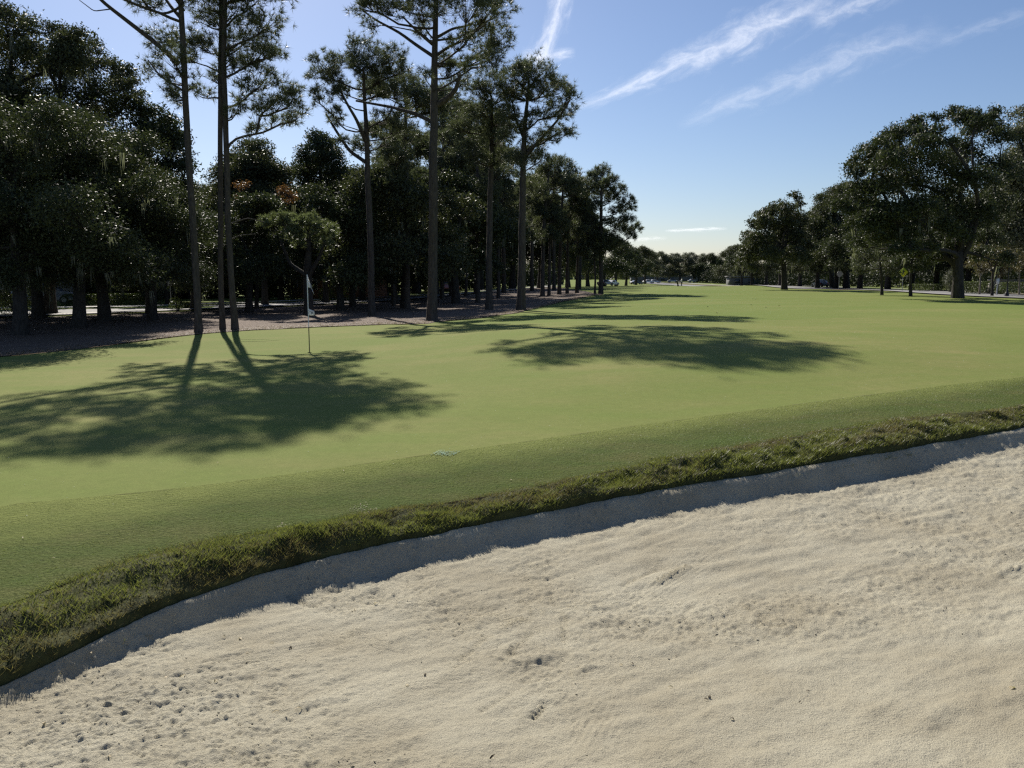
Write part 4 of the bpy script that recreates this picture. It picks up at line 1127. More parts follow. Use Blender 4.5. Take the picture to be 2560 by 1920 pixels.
def undergrowth(name, N, xs, yf, wid, h, sz, mat, label, seed):
    mb = MB(); rg = np.random.default_rng(seed)
    x = rg.uniform(xs[0], xs[1], N); y = yf(x) + rg.uniform(0, wid, N)
    hh = h * (.75 + .7 * fbm(x * .12, y * .12, seed, 3))
    zg = fair_z(x, y)
    leaf_quads(mb, np.stack([x, y, zg + rg.uniform(0, 1, N) ** .8 * hh], 1), sz, sz * .65, rg, .3)
    return tag(mb.build(name, mat), label, kind="stuff")
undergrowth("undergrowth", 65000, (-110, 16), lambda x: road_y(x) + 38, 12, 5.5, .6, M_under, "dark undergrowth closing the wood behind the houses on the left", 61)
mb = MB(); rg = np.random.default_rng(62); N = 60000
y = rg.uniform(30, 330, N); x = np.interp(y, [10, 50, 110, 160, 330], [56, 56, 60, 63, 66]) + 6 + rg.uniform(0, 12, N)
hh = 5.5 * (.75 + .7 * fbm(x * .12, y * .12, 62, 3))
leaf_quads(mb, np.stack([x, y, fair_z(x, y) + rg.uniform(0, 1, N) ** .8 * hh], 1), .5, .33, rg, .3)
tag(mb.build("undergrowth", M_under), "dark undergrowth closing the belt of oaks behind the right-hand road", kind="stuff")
# far-off wood on the horizon: reads as one mass
mb = MB(); rg = np.random.default_rng(77)
N = 32000
a = rg.uniform(-1.15, 1.15, N); dist = rg.uniform(520, 640, N)
x, y = np.sin(a) * dist, np.cos(a) * dist
hh = 9 + 3.5 * fbm(x * .03, y * .03, 7, 3)
C = np.stack([x, y, rg.uniform(0, 1, N) ** .8 * hh], 1)
leaf_quads(mb, C, 4.0, 3.0, rg, .2)
tag(mb.build("far_wood", M_oak), "far-off wood along the horizon beyond the fairway", kind="stuff")

# ---------------------------------------------------------------- shrubs and hedges
def bush(name, p, rx, ry, h, mat, label, cat, group, seed, leaf=(.10, .06), dens=1.0, clipped=False):
    root = empty(name, p); tag(root, label, cat, group)
    rg = np.random.default_rng(seed); mb, sb = MB(), MB()
    n = int(900 * dens * max(.4, rx * ry + rx * h))
    U = rg.normal(size=(n, 3)); U /= np.linalg.norm(U, axis=1)[:, None]
    if clipped:
        rr = rg.uniform(.86, 1.0, n)[:, None]
    else:
        rr = rg.uniform(.4, 1.0, n)[:, None] ** .6 * (1 + .35 * fbm(U[:, 0] * 2.5 + seed, U[:, 1] * 2.5 + U[:, 2], seed, 2))[:, None]
    C = U * rr * np.array([rx, ry, h * .52]) + np.array([0, 0, h * .5])
    leaf_quads(mb, C, leaf[0], leaf[1], rg, .3)
    for _ in range(7):
        e = rg.normal(0, .4, 3) * np.array([rx, ry, 0]) + np.array([0, 0, h * .75])
        sb.tube(bez(np.array([rg.normal(0, .08), rg.normal(0, .08), -.05]), e * np.array([.4, .4, .5]), e, 5), np.linspace(.03, .01, 5), 5)
    sb.build("stem", M_obark, root); mb.build("foliage", mat, root)
    return root
def hedge(name, p, L, Wd, h, mat, label, seed, rz=0.0, group="clipped hedges"):
    root = empty(name, p, rz); tag(root, label, "hedge", group)
    rg = np.random.default_rng(seed); mb, sb = MB(), MB()
    n = int(1100 * L * (h * 2 + Wd) / 2)
    face = rg.uniform(0, 1, n)
    x = rg.uniform(-L / 2, L / 2, n); y = rg.uniform(-Wd / 2, Wd / 2, n); z = rg.uniform(.05, h, n)
    top = face < .35; fr = (face >= .35) & (face < .65); bk = face >= .65
    z[top] = h - np.abs(rg.normal(0, .05, top.sum())); y[fr] = -Wd / 2 + np.abs(rg.normal(0, .06, fr.sum())); y[bk] = Wd / 2 - np.abs(rg.normal(0, .06, bk.sum()))
    z -= .25 * h * np.maximum(0, np.abs(x) / (L / 2) - .88) / .12
    leaf_quads(mb, np.stack([x, y, z + .04 * fbm(x * 2, y * 2, seed, 2)], 1), .075, .05, rg, .3)
    mb.build("foliage", mat, root)
    for xx in np.arange(-L / 2 + .3, L / 2, .7):
        sb.tube([(xx, 0, -.05), (xx + .05, .02, h * .4), (xx - .1, .05, h * .85)], [.03, .025, .01], 5)
    sb.build("stem", M_obark, root)
    return root
def gp(u, d, dz=0.0):
    p = depth_pt(u, 700, d); return (p[0], d, ground_z(p[0], d) + dz)
def size(px, d): return px / FPX * d
SG = "shrubs in the shade on the left"
for u, d, w, h, mat, lab in [(30, 47, 3.0, 3.0, M_bush, "large green shrub at the left edge, lit on top"),
                             (355, 70, 2.6, 4.2, M_yellow, "yellowish palm-like shrub left of the leftmost pine"),
                             (275, 66, 2.6, 3.0, M_bush, "glossy shrub with sparkling leaves above the clipped hedge"),
                             (75, 64, 3.2, 4.4, M_yellow, "yellow-green shrub seen through the fork of the huge oak"),
                             (670, 78, 2.0, 3.0, M_bush, "grey-green shrub left of the flag, before the dark trunks"),
                             (735, 74, 1.6, 2.9, M_brown, "straw-coloured bush directly left of the flag"),
                             (385, 66, 1.8, 2.4, M_silver, "grey sparkling shrub below the palm-like one"),
                             (440, 52, .9, .9, M_bush, "small round bush by the street just left of the leftmost pine"),
                             (465, 56, .6, .5, M_yellow, "tiny yellow-flecked plant beside the leftmost pine's foot"),
                             (1080, 104, 2.4, 2.2, M_bush, "sunlit low shrub beyond the street, seen between the trunks")]:
    bush("shrub", gp(u, d), w / 2, w / 2, h, mat, lab, "shrub", SG, int(u * 3 + d), dens=1.0)
bush("topiary_bush", gp(856, 72), 1.12, 1.12, 2.1, M_bush, "larger of the two clipped round bushes right of the flag", "bush", "clipped round bushes", 31, leaf=(.06, .04), dens=2.4, clipped=True)
bush("topiary_bush", gp(812, 70), .62, .62, 1.25, M_bush, "smaller of the two clipped round bushes, nearest the flag", "bush", "clipped round bushes", 32, leaf=(.06, .04), dens=2.8, clipped=True)
hedge("hedge", gp(305, 60), 2.6, 1.0, 1.0, M_bush, "clipped hedge with a sunlit top on the lawn left of the pines", 41)
hedge("hedge", gp(215, 62), 3.6, .9, .9, M_bush, "dark clipped hedge in the shade behind the huge oak", 42)
hedge("hedge", gp(950, 86), 4.0, 1.0, 1.5, M_bush, "dark hedge with a lit edge between the two round bushes and the tallest pine", 43)
hedge("hedge", gp(2435, 76), 3.6, 1.2, 1.15, M_bush, "dark hedge right of the biggest oak's trunk, before a pale wall", 44, .3)
hedge("hedge", gp(2545, 77), 4.2, 1.2, 1.15, M_bush, "dark hedge at the right edge of the picture", 45, .3)
bush("shrub", gp(2478, 75), .55, .55, .75, M_silver, "pale low shrub between the two hedges on the right", "shrub", "low shrubs on the right", 51)
bush("shrub", gp(2505, 74), .7, .55, .7, M_bush, "green low shrub by the black lamp post on the right", "shrub", "low shrubs on the right", 52)
bush("shrub", gp(2380, 82), .8, .8, 2.4, M_silver, "tall pale grey shrub left of the biggest oak's trunk", "shrub", "low shrubs on the right", 53)
def strip_lawn(name, p, L, Wd, rz, label):
    mb = MB(); n1, n2 = 14, 6
    X, Y = np.meshgrid(np.linspace(-L / 2, L / 2, n1), np.linspace(-Wd / 2, Wd / 2, n2))
    wx, wy = p[0] + X * math.cos(rz) - Y * math.sin(rz), p[1] + X * math.sin(rz) + Y * math.cos(rz)
    V = np.stack([wx, wy, fair_z(wx, wy) + .09], 2)
    i = np.arange(n2 - 1)[:, None] * n1; j = np.arange(n1 - 1)[None, :]
    mb.add(V.reshape(-1, 3), np.stack([i + j, i + j + 1, i + n1 + j + 1, i + n1 + j], 2).reshape(-1, 4))
    return tag(mb.build(name, M_lawn, smooth=True), label, kind="structure")
strip_lawn("lawn", gp(360, 57), 9, 3.2, .2, "bright strip of lawn beyond the street on the left")
strip_lawn("lawn", gp(990, 92), 9, 6, .5, "sunlit lawn beyond the street between the trunks")

# ---------------------------------------------------------------- houses
def house(p, rz, L, Wd, hw, hr, wall, roof, label, windows):
    root = empty("house", p, rz); tag(root, label, "house", "houses behind the left trees")
    mb = MB(); mb.box((0, 0, hw / 2 - .2), (L, Wd, hw + .4))
    # gables
    g = [(-L / 2, -Wd / 2, hw), (-L / 2, Wd / 2, hw), (-L / 2, 0, hw + hr), (L / 2, -Wd / 2, hw), (L / 2, Wd / 2, hw), (L / 2, 0, hw + hr)]
    mb.add(g, [[0, 2, 1], [3, 4, 5]]); mb.build("wall", wall, root)
    rb = MB(); o = .45
    for s in (-1, 1):
        y0, z0 = s * (Wd / 2 + o), hw - o * hr / (Wd / 2)
        V = [(-L / 2 - o, y0, z0 + .03), (L / 2 + o, y0, z0 + .03), (L / 2 + o, 0, hw + hr + .03), (-L / 2 - o, 0, hw + hr + .03)]
        V += [(a, b, c + .14) for a, b, c in V]
        rb.add(V, [[0, 1, 2, 3], [7, 6, 5, 4], [0, 4, 5, 1], [1, 5, 6, 2], [3, 2, 6, 7], [0, 3, 7, 4]])
    ro = rb.build("roof", roof, root)
    for e in (-1, 1):
        for s in (-1, 1):
            fb = MB(); a = np.array((e * (L / 2 + o + .02), s * (Wd / 2 + o), hw - o * hr / (Wd / 2) + .05)); c = np.array((e * (L / 2 + o + .02), 0, hw + hr + .05))
            V = [a + (-.03, 0, -.12), c + (-.03, 0, -.12), c + (-.03, 0, .12), a + (-.03, 0, .12), a + (.03, 0, -.12), c + (.03, 0, -.12), c + (.03, 0, .12), a + (.03, 0, .12)]
            fb.add(V, [[0, 1, 2, 3], [7, 6, 5, 4], [0, 4, 5, 1], [3, 2, 6, 7], [0, 3, 7, 4], [1, 5, 6, 2]])
            fb.build("barge_board", M_white, ro)
    for (x, z, w, h, door) in windows:
        f = MB()
        f.box((x, -Wd / 2 - .04, z), (w + .16, .08, h + .16))
        fo = f.build("door" if door else "window", M_white, root)
        q = MB(); q.box((x, -Wd / 2 - .085, z), (w, .02, h)); q.build("panel" if door else "pane", M_glass if not door else M_red, fo)
    return root
house(gp(290, 84), .25, 13, 9, 2.9, 2.3, M_stucco, M_roof, "low grey-roofed house behind the huge oak on the left", [(-4, 1.6, 1.4, 1.2, 0), (0, 1.2, 1.0, 2.2, 1), (3.5, 1.6, 1.8, 1.2, 0)])
house(gp(40, 76), .1, 12, 8, 2.8, 1.7, M_stucco, M_roof, "pale-roofed house at the far left, behind the big shrub", [(-3, 1.5, 1.4, 1.2, 0), (3, 1.5, 1.4, 1.2, 0)])
house(gp(845, 86), -1.0, 9, 7, 2.7, 2.2, M_brick, M_roofb, "brick house with a gabled brown roof and white barge boards right of the flag", [(-3, 1.5, 1.2, 1.2, 0), (1.0, 1.1, 1.0, 2.1, 1), (3, 1.5, 1.2, 1.2, 0)])

# ---------------------------------------------------------------- flagstick
fb = ground_hit(774, 884)
fl = empty("flagstick", fb); tag(fl, "white golf flagstick with a drooping flag and a smaller flag below, standing in the hole", "flagstick")
m = MB(); m.tube([(0, 0, .72), (0, 0, 1.5), (0, 0, 2.13)], .011, 10); m.build("upper_pole", M_white, fl, True)
m = MB(); m.tube([(0, 0, -.1), (0, 0, .3), (0, 0, .7195)], .013, 10); m.build("lower_pole", M_black, fl, True)
m = MB(); m.tube([(0, 0, 2.13), (0, 0, 2.145)], [.016, .012], 10); m.build("cap", M_steel, fl, True)
def cloth(rows, name, parent, mat=None):
    """rows: lists of 3-D points across the cloth"""
    mb = MB(); A = np.array(rows, float); m_, n_ = A.shape[:2]
    i = np.arange(m_ - 1)[:, None] * n_; j = np.arange(n_ - 1)[None, :]
    mb.add(A.reshape(-1, 3), np.stack([i + j, i + j + 1, i + n_ + j + 1, i + n_ + j], 2).reshape(-1, 4))
    o = mb.build(name, mat or M_cloth, parent, True)
    md = o.modifiers.new("thick", 'SOLIDIFY'); md.thickness = .004
    return o
rows = []
for t in np.linspace(0, 1, 14):                # along the flag, from the pole to the fly edge
    top = np.interp(t, [0, .25, .5, .75, 1], [2.12, 2.03, 1.92, 1.82, 1.74])
    bot = np.interp(t, [0, .25, .5, .75, 1], [1.79, 1.785, 1.74, 1.65, 1.59])
    xx = np.interp(t, [0, .25, .5, .75, 1], [.012, .045, .062, .110, .130])
    rows.append([(xx + .055 * (s ** 1.3) * (t > .01) * min(1, t * 3), -.035 * math.sin(t * 9.5) * (1 - .3 * s) - .02 * t, top + (bot - top) * s) for s in np.linspace(0, 1, 9)])
flag = cloth(rows, "flag", fl)
m = MB()
a = np.linspace(0, 2 * math.pi, 15)[:-1]
m.add(np.vstack([[.105, -.052, 1.82], np.stack([.105 + .020 * np.cos(a), np.full(14, -.052) - .006 * np.sin(a), 1.82 + .05 * np.sin(a)], 1)]), [[0, 1 + i, 1 + (i + 1) % 14] for i in range(14)])
m.build("emblem", M_grey, flag)
rows = []
for t in np.linspace(0, 1, 10):
    rows.append([(.012 + .17 * t - .02 * abs(s - .5) * t * 2, -.022 * math.sin(t * 7) - .012 * t, 1.215 - .19 * s - .07 * t * (1 - s) + .0 * t) for s in np.linspace(0, 1, 7)])
flag2 = cloth(rows, "small_flag", fl)
m = MB()
m.add(np.vstack([[.11, -.034, 1.10], np.stack([.11 + .035 * np.cos(a), -.034 - .004 * np.cos(a), 1.10 + .035 * np.sin(a)], 1)]), [[0, 1 + i, 1 + (i + 1) % 14] for i in range(14)])
m.build("emblem", M_grey, flag2)
m = MB()
a = np.linspace(0, 2 * math.pi, 25)[:-1]
V = np.vstack([np.stack([.054 * np.cos(a), .054 * np.sin(a), np.full(24, .012)], 1), np.stack([.054 * np.cos(a), .054 * np.sin(a), np.full(24, -.1)], 1)])
m.add(V, [[i, (i + 1) % 24, 24 + (i + 1) % 24, 24 + i] for i in range(24)])
tag(m.build("hole_cup", M_black, loc=fb), "round hole cup at the foot of the flagstick", "golf hole")

# ---------------------------------------------------------------- cars
def car(p, rz, col, label, van=False):
    root = empty("parked_car", p, rz); tag(root, label, "car", "cars far behind the trees")
    L, Wd = 4.5, 1.78
    if van: prof = [(-2.25, .45), (-2.25, 1.0), (-2.15, 1.15), (-1.95, 1.85), (.5, 1.88), (1.2, 1.15), (2.15, .98), (2.25, .7), (2.25, .45)]
    else: prof = [(-2.25, .42), (-2.25, .80), (-2.15, .95), (-1.65, 1.0), (-1.05, 1.40), (.2, 1.44), (1.0, .98), (2.05, .82), (2.22, .62), (2.25, .42)]
    n = len(prof); rows = []
    for s, k in ((-1, .94), (-.8, 1.0), (.8, 1.0), (1, .94)):
        for (x, z) in prof:
            tum = .80 if z > 1.2 else (.93 if z > .95 else 1.0)
            zz = z if abs(s) < .9 else .42 + (z - .42) * .97
            rows.append((x * (k if abs(s) > .9 else 1), s * Wd / 2 * tum, zz + (.30 if z > .5 else .0) * 0 - .14))
    b = MB()
    F = []
    for r in range(3):
        for i in range(n):
            F.append([r * n + i, r * n + (i + 1) % n, (r + 1) * n + (i + 1) % n, (r + 1) * n + i])
    b.add(rows, F)
    for r in (0, 3):
        c = np.vstack([np.array(rows[r * n:(r + 1) * n]), [[0, (-1 if r == 0 else 1) * Wd / 2 * .97, .5]]])
        b.add(c, [[i, (i + 1) % n, n] if r == 0 else [(i + 1) % n, i, n] for i in range(n)])
    b.build("body", col, root)
    top, lo = (1.68, 1.08) if van else (1.24, .87)
    for s in (-1, 1):
        g = MB(); x0, x1 = (-1.9, .95) if van else (-1.35, .78)
        y0, y1 = s * (Wd / 2 * .95 + .012), s * (Wd / 2 * .80 + .02)
        V = [(x0, y0, lo), (x1, y0, lo), (x1 - .5, y1, top), (x0 + .35, y1, top)]
        V2 = [(a_, b_ - s * .05, c_) for a_, b_, c_ in V]
        g.add(V + V2, [[0, 1, 2, 3], [7, 6, 5, 4], [0, 4, 5, 1], [1, 5, 6, 2], [2, 6, 7, 3], [3, 7, 4, 0]])
        g.build("side_window", M_glass, root)
        for xw in (-1.4, 1.4):
            w = MB(); w.tube([(xw, s * .70, .32), (xw, s * .905, .32)], .32, 18); wo = w.build("wheel", M_rubber, root, False)
            h = MB(); h.tube([(xw, s * .88, .32), (xw, s * .925, .32)], .19, 12); h.build("rim", M_steel, wo)
        q = MB(); q.box((2.17, s * .62, .55), (.16, .34, .12)); q.build("headlight", M_white, root)
        q = MB(); q.box((-2.21, s * .66, .72), (.10, .30, .14)); q.build("tail_light", M_red, root)
    return root
def car_at(u, d, rz, col, label, van=False):
    car(gp(u, d, .1), rz, col, label, van)
car_at(1592, 262, .3, P_dark, "dark parked car at the far left edge of the fairway, near the receding oaks")
car_at(1622, 300, .2, P_white, "white parked car far off beneath the leftmost oak of the distant row")
car_at(1637, 306, .2, P_silver, "silver parked car just right of the white one, far off")
car_at(1682, 330, .1, P_silver, "silver car far off just left of the golfer")
car_at(1733, 330, .1, P_white, "white car far off right of the golfer, under the distant oaks")
car_at(1812, 300, .0, P_grey, "grey car far off just left of the round-headed far pine")
car_at(1513, 175, 1.0, P_dark, "dark car beside the street right of the lone pine")
car_at(1530, 190, 1.0, P_white, "white car beside the street, between the lone pine and the receding oaks")
hedge("hedge", gp(2325, 88), 4.5, 1.2, .8, M_bush, "low dark hedge just left of the biggest oak's trunk, beyond the road", 46, .3)
car_at(2050, 140, 1.5, P_dark, "dark car on the right road between the two mossy oaks")
car_at(112, 64, .3, P_grey, "grey van parked behind the huge oak's trunk", True)
car_at(1110, 112, .8, P_red, "dark red car beyond the street, seen between the slim trunks")

# ---------------------------------------------------------------- signs, posts, walls on the right
def sign_root(name, u, d, label, cat):
    r = empty(name, gp(u, d)); return tag(r, label, cat)
s = sign_root("crossing_sign", 2257, 84, "yellow-green diamond pedestrian crossing sign beyond the road", "road sign")
m = MB(); m.tube([(0, 0, -.2), (0, 0, 1.2), (0, 0, 2.1)], .03, 8); m.build("post", M_steel, s)
m = MB(); c = 1.95
V = [(-.5, 0, c), (0, 0, c - .5), (.5, 0, c), (0, 0, c + .5)]
m.add([(a_, -.05, z_) for a_, _, z_ in V] + [(a_, -.035, z_) for a_, _, z_ in V], [[0, 1, 2, 3], [7, 6, 5, 4], [0, 4, 5, 1], [1, 5, 6, 2], [2, 6, 7, 3], [3, 7, 4, 0]])
pn = m.build("panel", M_yellow_sign, s)
m = MB(); yy = -.056
def poly(pts): m.add([(a_, yy, c + b_) for a_, b_ in pts], [list(range(len(pts)))])
def limb(a, b, w):
    a, b = np.array(a), np.array(b); d_ = (b - a) / np.linalg.norm(b - a); nrm = np.array([-d_[1], d_[0]]) * w
    poly([a - nrm, b - nrm, b + nrm, a + nrm])
aa = np.linspace(0, 6.283, 9)[:-1]
poly([(.02 + .05 * math.cos(t), .24 + .05 * math.sin(t)) for t in aa])
limb((.01, .18), (-.01, -.02), .06); limb((-.01, 0), (.10, -.26), .03); limb((-.01, 0), (-.12, -.26), .03); limb((.02, .14), (.14, .0), .022); limb((0, .14), (-.12, .02), .022)
m.build("walking_symbol", M_black, pn)
s = sign_root("stop_sign", 2098, 106, "grey octagonal back of a road sign on a post beside the mossy oak", "road sign")
m = MB(); m.tube([(0, 0, -.2), (0, 0, 1.2), (0, 0, 2.3)], .03, 8); m.build("post", M_steel, s)
a8 = np.arange(8) * math.pi / 4 + math.pi / 8; m = MB()
m.add(np.vstack([np.stack([.38 * np.cos(a8), np.full(8, -.045), 2.0 + .38 * np.sin(a8)], 1), np.stack([.38 * np.cos(a8), np.full(8, -.033), 2.0 + .38 * np.sin(a8)], 1)]), [[0, 1, 2, 3], [0, 3, 4, 7], [4, 5, 6, 7], [11, 10, 9, 8], [15, 12, 11, 8], [15, 14, 13, 12]])
m.add(np.vstack([np.stack([.38 * np.cos(a8), np.full(8, -.045), 2.0 + .38 * np.sin(a8)], 1), np.stack([.38 * np.cos(a8), np.full(8, -.033), 2.0 + .38 * np.sin(a8)], 1)]), [[i, 8 + i, 8 + (i + 1) % 8, (i + 1) % 8] for i in range(8)])
m.build("panel", M_steel, s)
s = sign_root("notice_sign", 2494, 70, "small white notice on a thin post before the hedge on the right", "sign")
m = MB(); m.tube([(0, 0, -.2), (0, 0, .6), (0, 0, 1.4)], .03, 8); m.build("post", M_white, s)
m = MB(); m.box((0, -.05, 1.22), (.24, .03, .46)); m.build("panel", M_white, s)
s = sign_root("lamp_post", 2520, 66, "black lamp post with a flared foot on the dry verge at the right", "lamp post")
m = MB(); m.tube([(0, 0, -.2), (0, 0, .25), (0, 0, .35), (0, 0, .7)], [.17, .16, .09, .055], 12); m.build("foot", M_black, s, True)
m = MB(); m.tube([(0, 0, .7), (0, 0, 2.0), (0, 0, 3.4)], [.055, .045, .04], 10); m.build("pole", M_black, s, True)
m = MB(); m.tube([(0, 0, 3.4), (0, 0, 3.5), (0, 0, 3.85), (0, 0, 3.9), (0, 0, 4.05)], [.06, .14, .19, .21, .03], 12); m.build("lantern", M_glass, s, True)
mb = MB(); p = gp(2590, 86); mb.box((0, 0, .55), (13, .3, 1.5)); w = empty("garden_wall", p, .35); tag(w, "low pale garden wall behind the hedges on the right", "wall"); mb.build("wall_body", M_stucco, w)
mb = MB(); mb.box((0, 0, 1.36), (13.1, .42, .12)); mb.build("coping", M_conc, w)
p = gp(425, 55); s = empty("street_sign", p); tag(s, "thin bare sign post by the street left of the leftmost pine", "post")
m = MB(); m.tube([(0, 0, -.2), (0, 0, 1), (0, 0, 1.9)], .03, 8); m.build("post", M_steel, s)
m = MB(); m.box((0, -.04, 1.75), (.3, .02, .3)); m.build("panel", M_grey, s)
# far low walls under the distant oaks
for u, d, L, h, lab in [(1880, 245, 14, 2.2, "long low grey building at the far right end of the fairway"), (1660, 372, 30, 2.2, "low pale building far off behind the distant row, left part"), (1720, 380, 26, 2.0, "low pale building far off behind the golfer")]:
    r = empty("far_building", gp(u, d)); tag(r, lab, "building", "far low buildings")
    m = MB(); m.box((0, 0, h / 2 - .2), (L, 5, h + .4)); m.build("wall", M_dim, r)
    m = MB(); m.box((0, 0, h + .35), (L + .8, 5.8, .3)); m.build("roof", M_roof, r)
    for k in range(int(L / 4)):
        m = MB(); m.box((-L / 2 + 2 + 4 * k, -2.53, h * .55), (1.6, .06, 1.0)); m.build("window", M_glass, r)

# ---------------------------------------------------------------- the far golfer and his trolley
def skin_body(name, verts, edges, rads, mat, parent, lv=2):
    me = bpy.data.meshes.new(name); me.from_pydata(verts, edges, [])
    o = bpy.data.objects.new(name, me); COL.objects.link(o); o.parent = parent
    md = o.modifiers.new("skin", 'SKIN'); md.use_smooth_shade = True
    for i, r in enumerate(rads):
        me.skin_vertices[0].data[i].radius = (r, r) if np.isscalar(r) else r
    me.skin_vertices[0].data[0].use_root = True
    s_ = o.modifiers.new("sub", 'SUBSURF'); s_.levels = lv; s_.render_levels = lv
    me.materials.append(mat)
    return o
gpz = ground_hit(1704, 716)
pr = empty("person", gpz, .1); tag(pr, "distant golfer in a pale shirt and dark trousers walking behind a push trolley", "person")
V = [(0, 0, .95), (0, 0, 1.15), (0, 0, 1.38), (0, 0, 1.50), (0, 0, 1.62), (.0, 0, 1.70),
     (-.10, .02, .90), (-.02, .06, .50), (.10, .10, .09), (-.02, .10, .05),
     (.06, -.06, .90), (-.04, -.10, .48), (-.18, -.10, .09), (-.28, -.10, .04),
     (-.02, .19, 1.40), (-.10, .22, 1.16), (-.34, .16, 1.02), (-.42, .14, 1.0),
     (-.02, -.19, 1.40), (-.12, -.22, 1.15), (-.36, -.14, 1.03), (-.44, -.12, 1.0)]
E = [(0,1),(1,2),(2,3),(3,4),(4,5),(0,6),(6,7),(7,8),(8,9),(0,10),(10,11),(11,12),(12,13),(2,14),(14,15),(15,16),(16,17),(2,18),(18,19),(19,20),(20,21)]
rad = [(.14,.16),(.12,.15),(.12,.17),.055,(.10,.085),(.08,.07),.09,.065,.045,.04,.09,.065,.045,.04,.06,.045,.035,.03,.06,.045,.035,.03]
body = skin_body("body", V, E, rad, M_shirt, pr)
skin_body("head", [(0,0,1.56),(-.01,0,1.64),(0,0,1.72)], [(0,1),(1,2)], [.07,(.105,.09),.085], M_skin, pr)
skin_body("cap", [(.0,0,1.71),(.0,0,1.76)], [(0,1)], [(.115,.10),.08], M_hair, pr, 1)
skin_body("trousers", [(0,0,.98),(-.07,.04,.88),(-.02,.07,.50),(.10,.10,.12),(.05,-.05,.88),(-.04,-.10,.48),(-.18,-.10,.12)], [(0,1),(1,2),(2,3),(0,4),(4,5),(5,6)], [(.16,.17),.11,.085,.065,.11,.085,.065], M_trous, pr)
tr = empty("golf_trolley", (gpz[0] - .85, gpz[1], ground_z(gpz[0] - .85, gpz[1])), .1); tag(tr, "black golf bag on a two-wheeled push trolley before the distant golfer", "golf trolley")
m = MB(); m.tube([(.10, 0, .30), (-.05, 0, .75), (-.18, 0, 1.15)], [.14, .15, .16], 12); m.build("bag", M_black, tr, True)
for dy in (-.06, 0, .06):
    m = MB(); m.tube([(-.17, dy, 1.1), (-.22, dy * 1.3, 1.28)], [.008, .03], 6); m.build("club", M_steel, tr)
m = MB(); m.tube([(.16, 0, .12), (.1, 0, .4), (.3, 0, .85), (.46, 0, 1.02)], .016, 6); m.build("handle", M_steel, tr)
for s_ in (-1, 1):
    m = MB(); m.tube([(.12, s_ * .27, .14), (.12, s_ * .32, .14)], .14, 16); m.build("wheel", M_rubber, tr)
m = MB(); m.tube([(.12, -.3, .14), (.12, .3, .14)], .015, 6); m.build("axle", M_steel, tr)

# ---------------------------------------------------------------- clouds: thin high sheets of cirrus
def cloud_mat(dens, warp):
    m = bpy.data.materials.new("cirrus"); m.use_nodes = True
    nt = m.node_tree; N, L = nt.nodes, nt.links
    N.remove(N["Principled BSDF"])
    uv = N.new("ShaderNodeUVMap"); uv.uv_map = "UVMap"
    sp = N.new("ShaderNodeSeparateXYZ"); L.new(uv.outputs[0], sp.inputs[0])
    mp = N.new("ShaderNodeMapping"); mp.inputs["Scale"].default_value = (warp, 1.6, 1); L.new(uv.outputs[0], mp.inputs[0])
    nz = noise(nt, 2.2, 7, .62, mp.outputs[0], .5)
    mp2 = N.new("ShaderNodeMapping"); mp2.inputs["Scale"].default_value = (warp * 3.2, 3.5, 1); mp2.inputs["Location"].default_value = (3.1, 1.7, 0); L.new(uv.outputs[0], mp2.inputs[0])
    nz2 = noise(nt, 3, 6, .65, mp2.outputs[0], .8)
    def math_(op, a, b):
        n = N.new("ShaderNodeMath"); n.operation = op
        for k, q in enumerate((a, b)):
            if isinstance(q, (int, float)): n.inputs[k].default_value = q
            else: L.new(q, n.inputs[k])
        return n.outputs[0]
    # soft fall-off from the axis and from both ends
    ax = math_('ABSOLUTE', math_('SUBTRACT', math_('ADD', sp.outputs[1], math_('MULTIPLY', math_('SUBTRACT', nz, .5), .85)), .5), 0)
    fall = ramp(nt, ax, .42, .02)
    e = math_('MULTIPLY', ramp(nt, sp.outputs[0], 0, .16), ramp(nt, sp.outputs[0], 1, .78))
    a = math_('MULTIPLY', math_('MULTIPLY', fall, fall), e)
    a = math_('MULTIPLY', a, math_('ADD', .45, math_('MULTIPLY', ramp(nt, nz2, .2, .85), .45)))
    a = math_('MULTIPLY', a, dens * .78)
    tr_ = N.new("ShaderNodeBsdfTransparent"); tl = N.new("ShaderNodeBsdfTranslucent"); tl.inputs[0].default_value = (1, 1, 1, 1)
    mx = N.new("ShaderNodeMixShader"); L.new(a, mx.inputs[0]); L.new(tr_.outputs[0], mx.inputs[1])
    L.new(tl.outputs[0], mx.inputs[2])
    L.new(mx.outputs[0], N["Material Output"].inputs["Surface"])
    return m
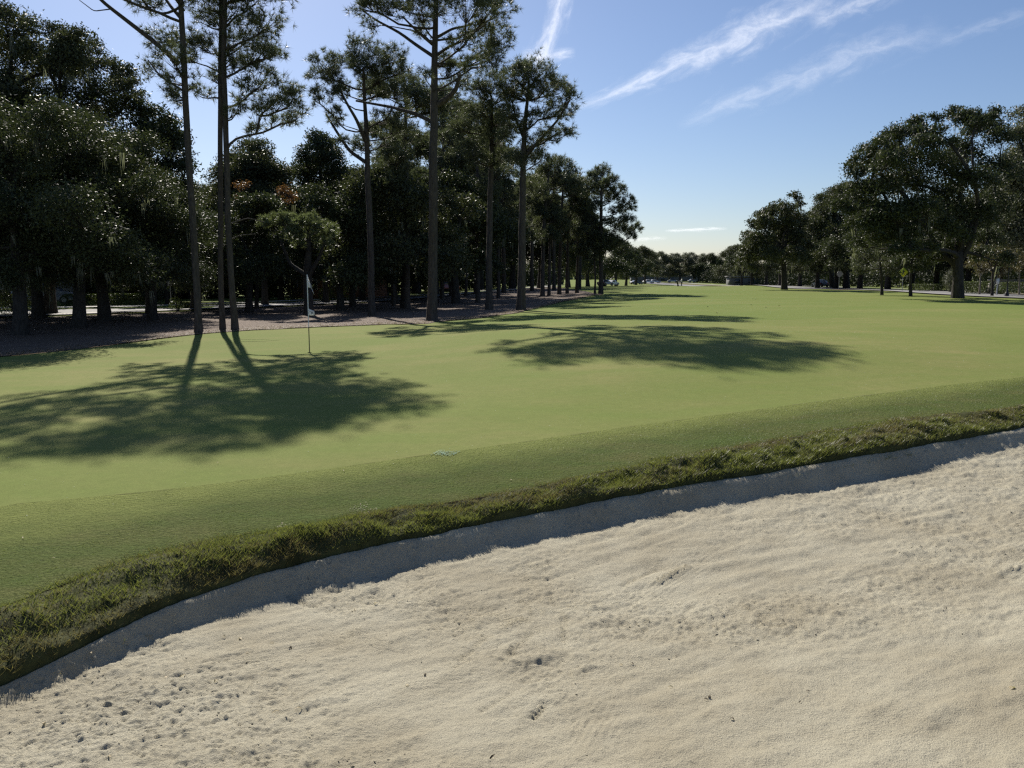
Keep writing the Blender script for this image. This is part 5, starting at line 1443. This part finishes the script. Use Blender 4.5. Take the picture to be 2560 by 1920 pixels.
def cloud(spine, label, alt, dens, warp=3.0):
    """spine: (u, v, half width) seen points, lifted to the cloud's altitude"""
    S = np.array(spine, float); n = 40
    l = np.concatenate([[0], np.cumsum(np.hypot(np.diff(S[:, 0]), np.diff(S[:, 1])))]); q = np.linspace(0, l[-1], n)
    U = np.stack([np.interp(q, l, S[:, k]) for k in range(3)], 1)
    for _ in range(3): U[1:-1] = .25 * U[:-2] + .5 * U[1:-1] + .25 * U[2:]
    T = np.gradient(U[:, :2], axis=0); T /= np.linalg.norm(T, axis=1)[:, None]
    Nn = np.stack([-T[:, 1], T[:, 0]], 1)
    V, uvs = [], []
    for i in range(n):
        for k, s in enumerate(np.linspace(-1, 1, 9)):
            u, v = U[i, :2] + Nn[i] * U[i, 2] * 1.15 * s
            d = ray(u, v); V.append(EYE + d * ((alt + 40 * s * s) / d[2])); uvs.append((i / (n - 1), k / 8))
    V = np.array(V); c = V.mean(0)
    mb = MB(); i = np.arange(n - 1)[:, None] * 9; j = np.arange(8)[None, :]
    F = np.stack([i + j, i + j + 1, i + 9 + j + 1, i + 9 + j], 2).reshape(-1, 4)
    mb.add(V - c, F)
    o = mb.build("cirrus_cloud", cloud_mat(dens, warp), loc=c)
    ul = o.data.uv_layers.new(name="UVMap")
    vi = np.empty(len(o.data.loops), np.int32); o.data.loops.foreach_get("vertex_index", vi)
    ul.data.foreach_set("uv", np.array(uvs, np.float32)[vi].ravel())
    return tag(o, label, "cloud", "cirrus streaks")
cloud([(1420,-60,40),(1395,30,44),(1370,100,36),(1350,150,40),(1335,200,34)], "short bright upright cloud wisp at the top centre", 2600, .72, 1.6)
cloud([(1300,140,30),(1370,142,34),(1440,128,20)], "small flat wisp crossing the foot of the upright cloud", 2500, .6, 1.2)
cloud([(1420,275,22),(1560,225,30),(1690,160,48),(1820,110,62),(1920,60,70),(2030,15,60),(2120,-40,50)], "long bright cloud streak slanting up to the right in the middle of the sky", 2600, .62, 4)
cloud([(2020,60,40),(2130,15,40),(2260,-30,40)], "faint streak at the top edge right of the long bright one", 2700, .4, 2)
cloud([(1690,320,22),(1800,265,44),(1950,215,50),(2100,150,60),(2230,105,60),(2380,80,50)], "fainter cloud streak below and right of the bright one", 2600, .30, 4)
cloud([(2330,110,30),(2460,65,30),(2600,25,30)], "thinnest streak near the upper right corner", 2700, .15, 2)
cloud([(1660,577,5),(1740,574,8),(1820,571,5)], "small level cloud bar low above the far trees", 900, .8, 2)
cloud([(1545,600,6),(1600,598,10),(1670,595,6)], "faint level cloud bar just right of the lone pine, low in the sky", 900, .5, 2)

print("TRIS", sum(sum(len(p.vertices) - 2 for p in m.polygons) for m in bpy.data.meshes if m.users))
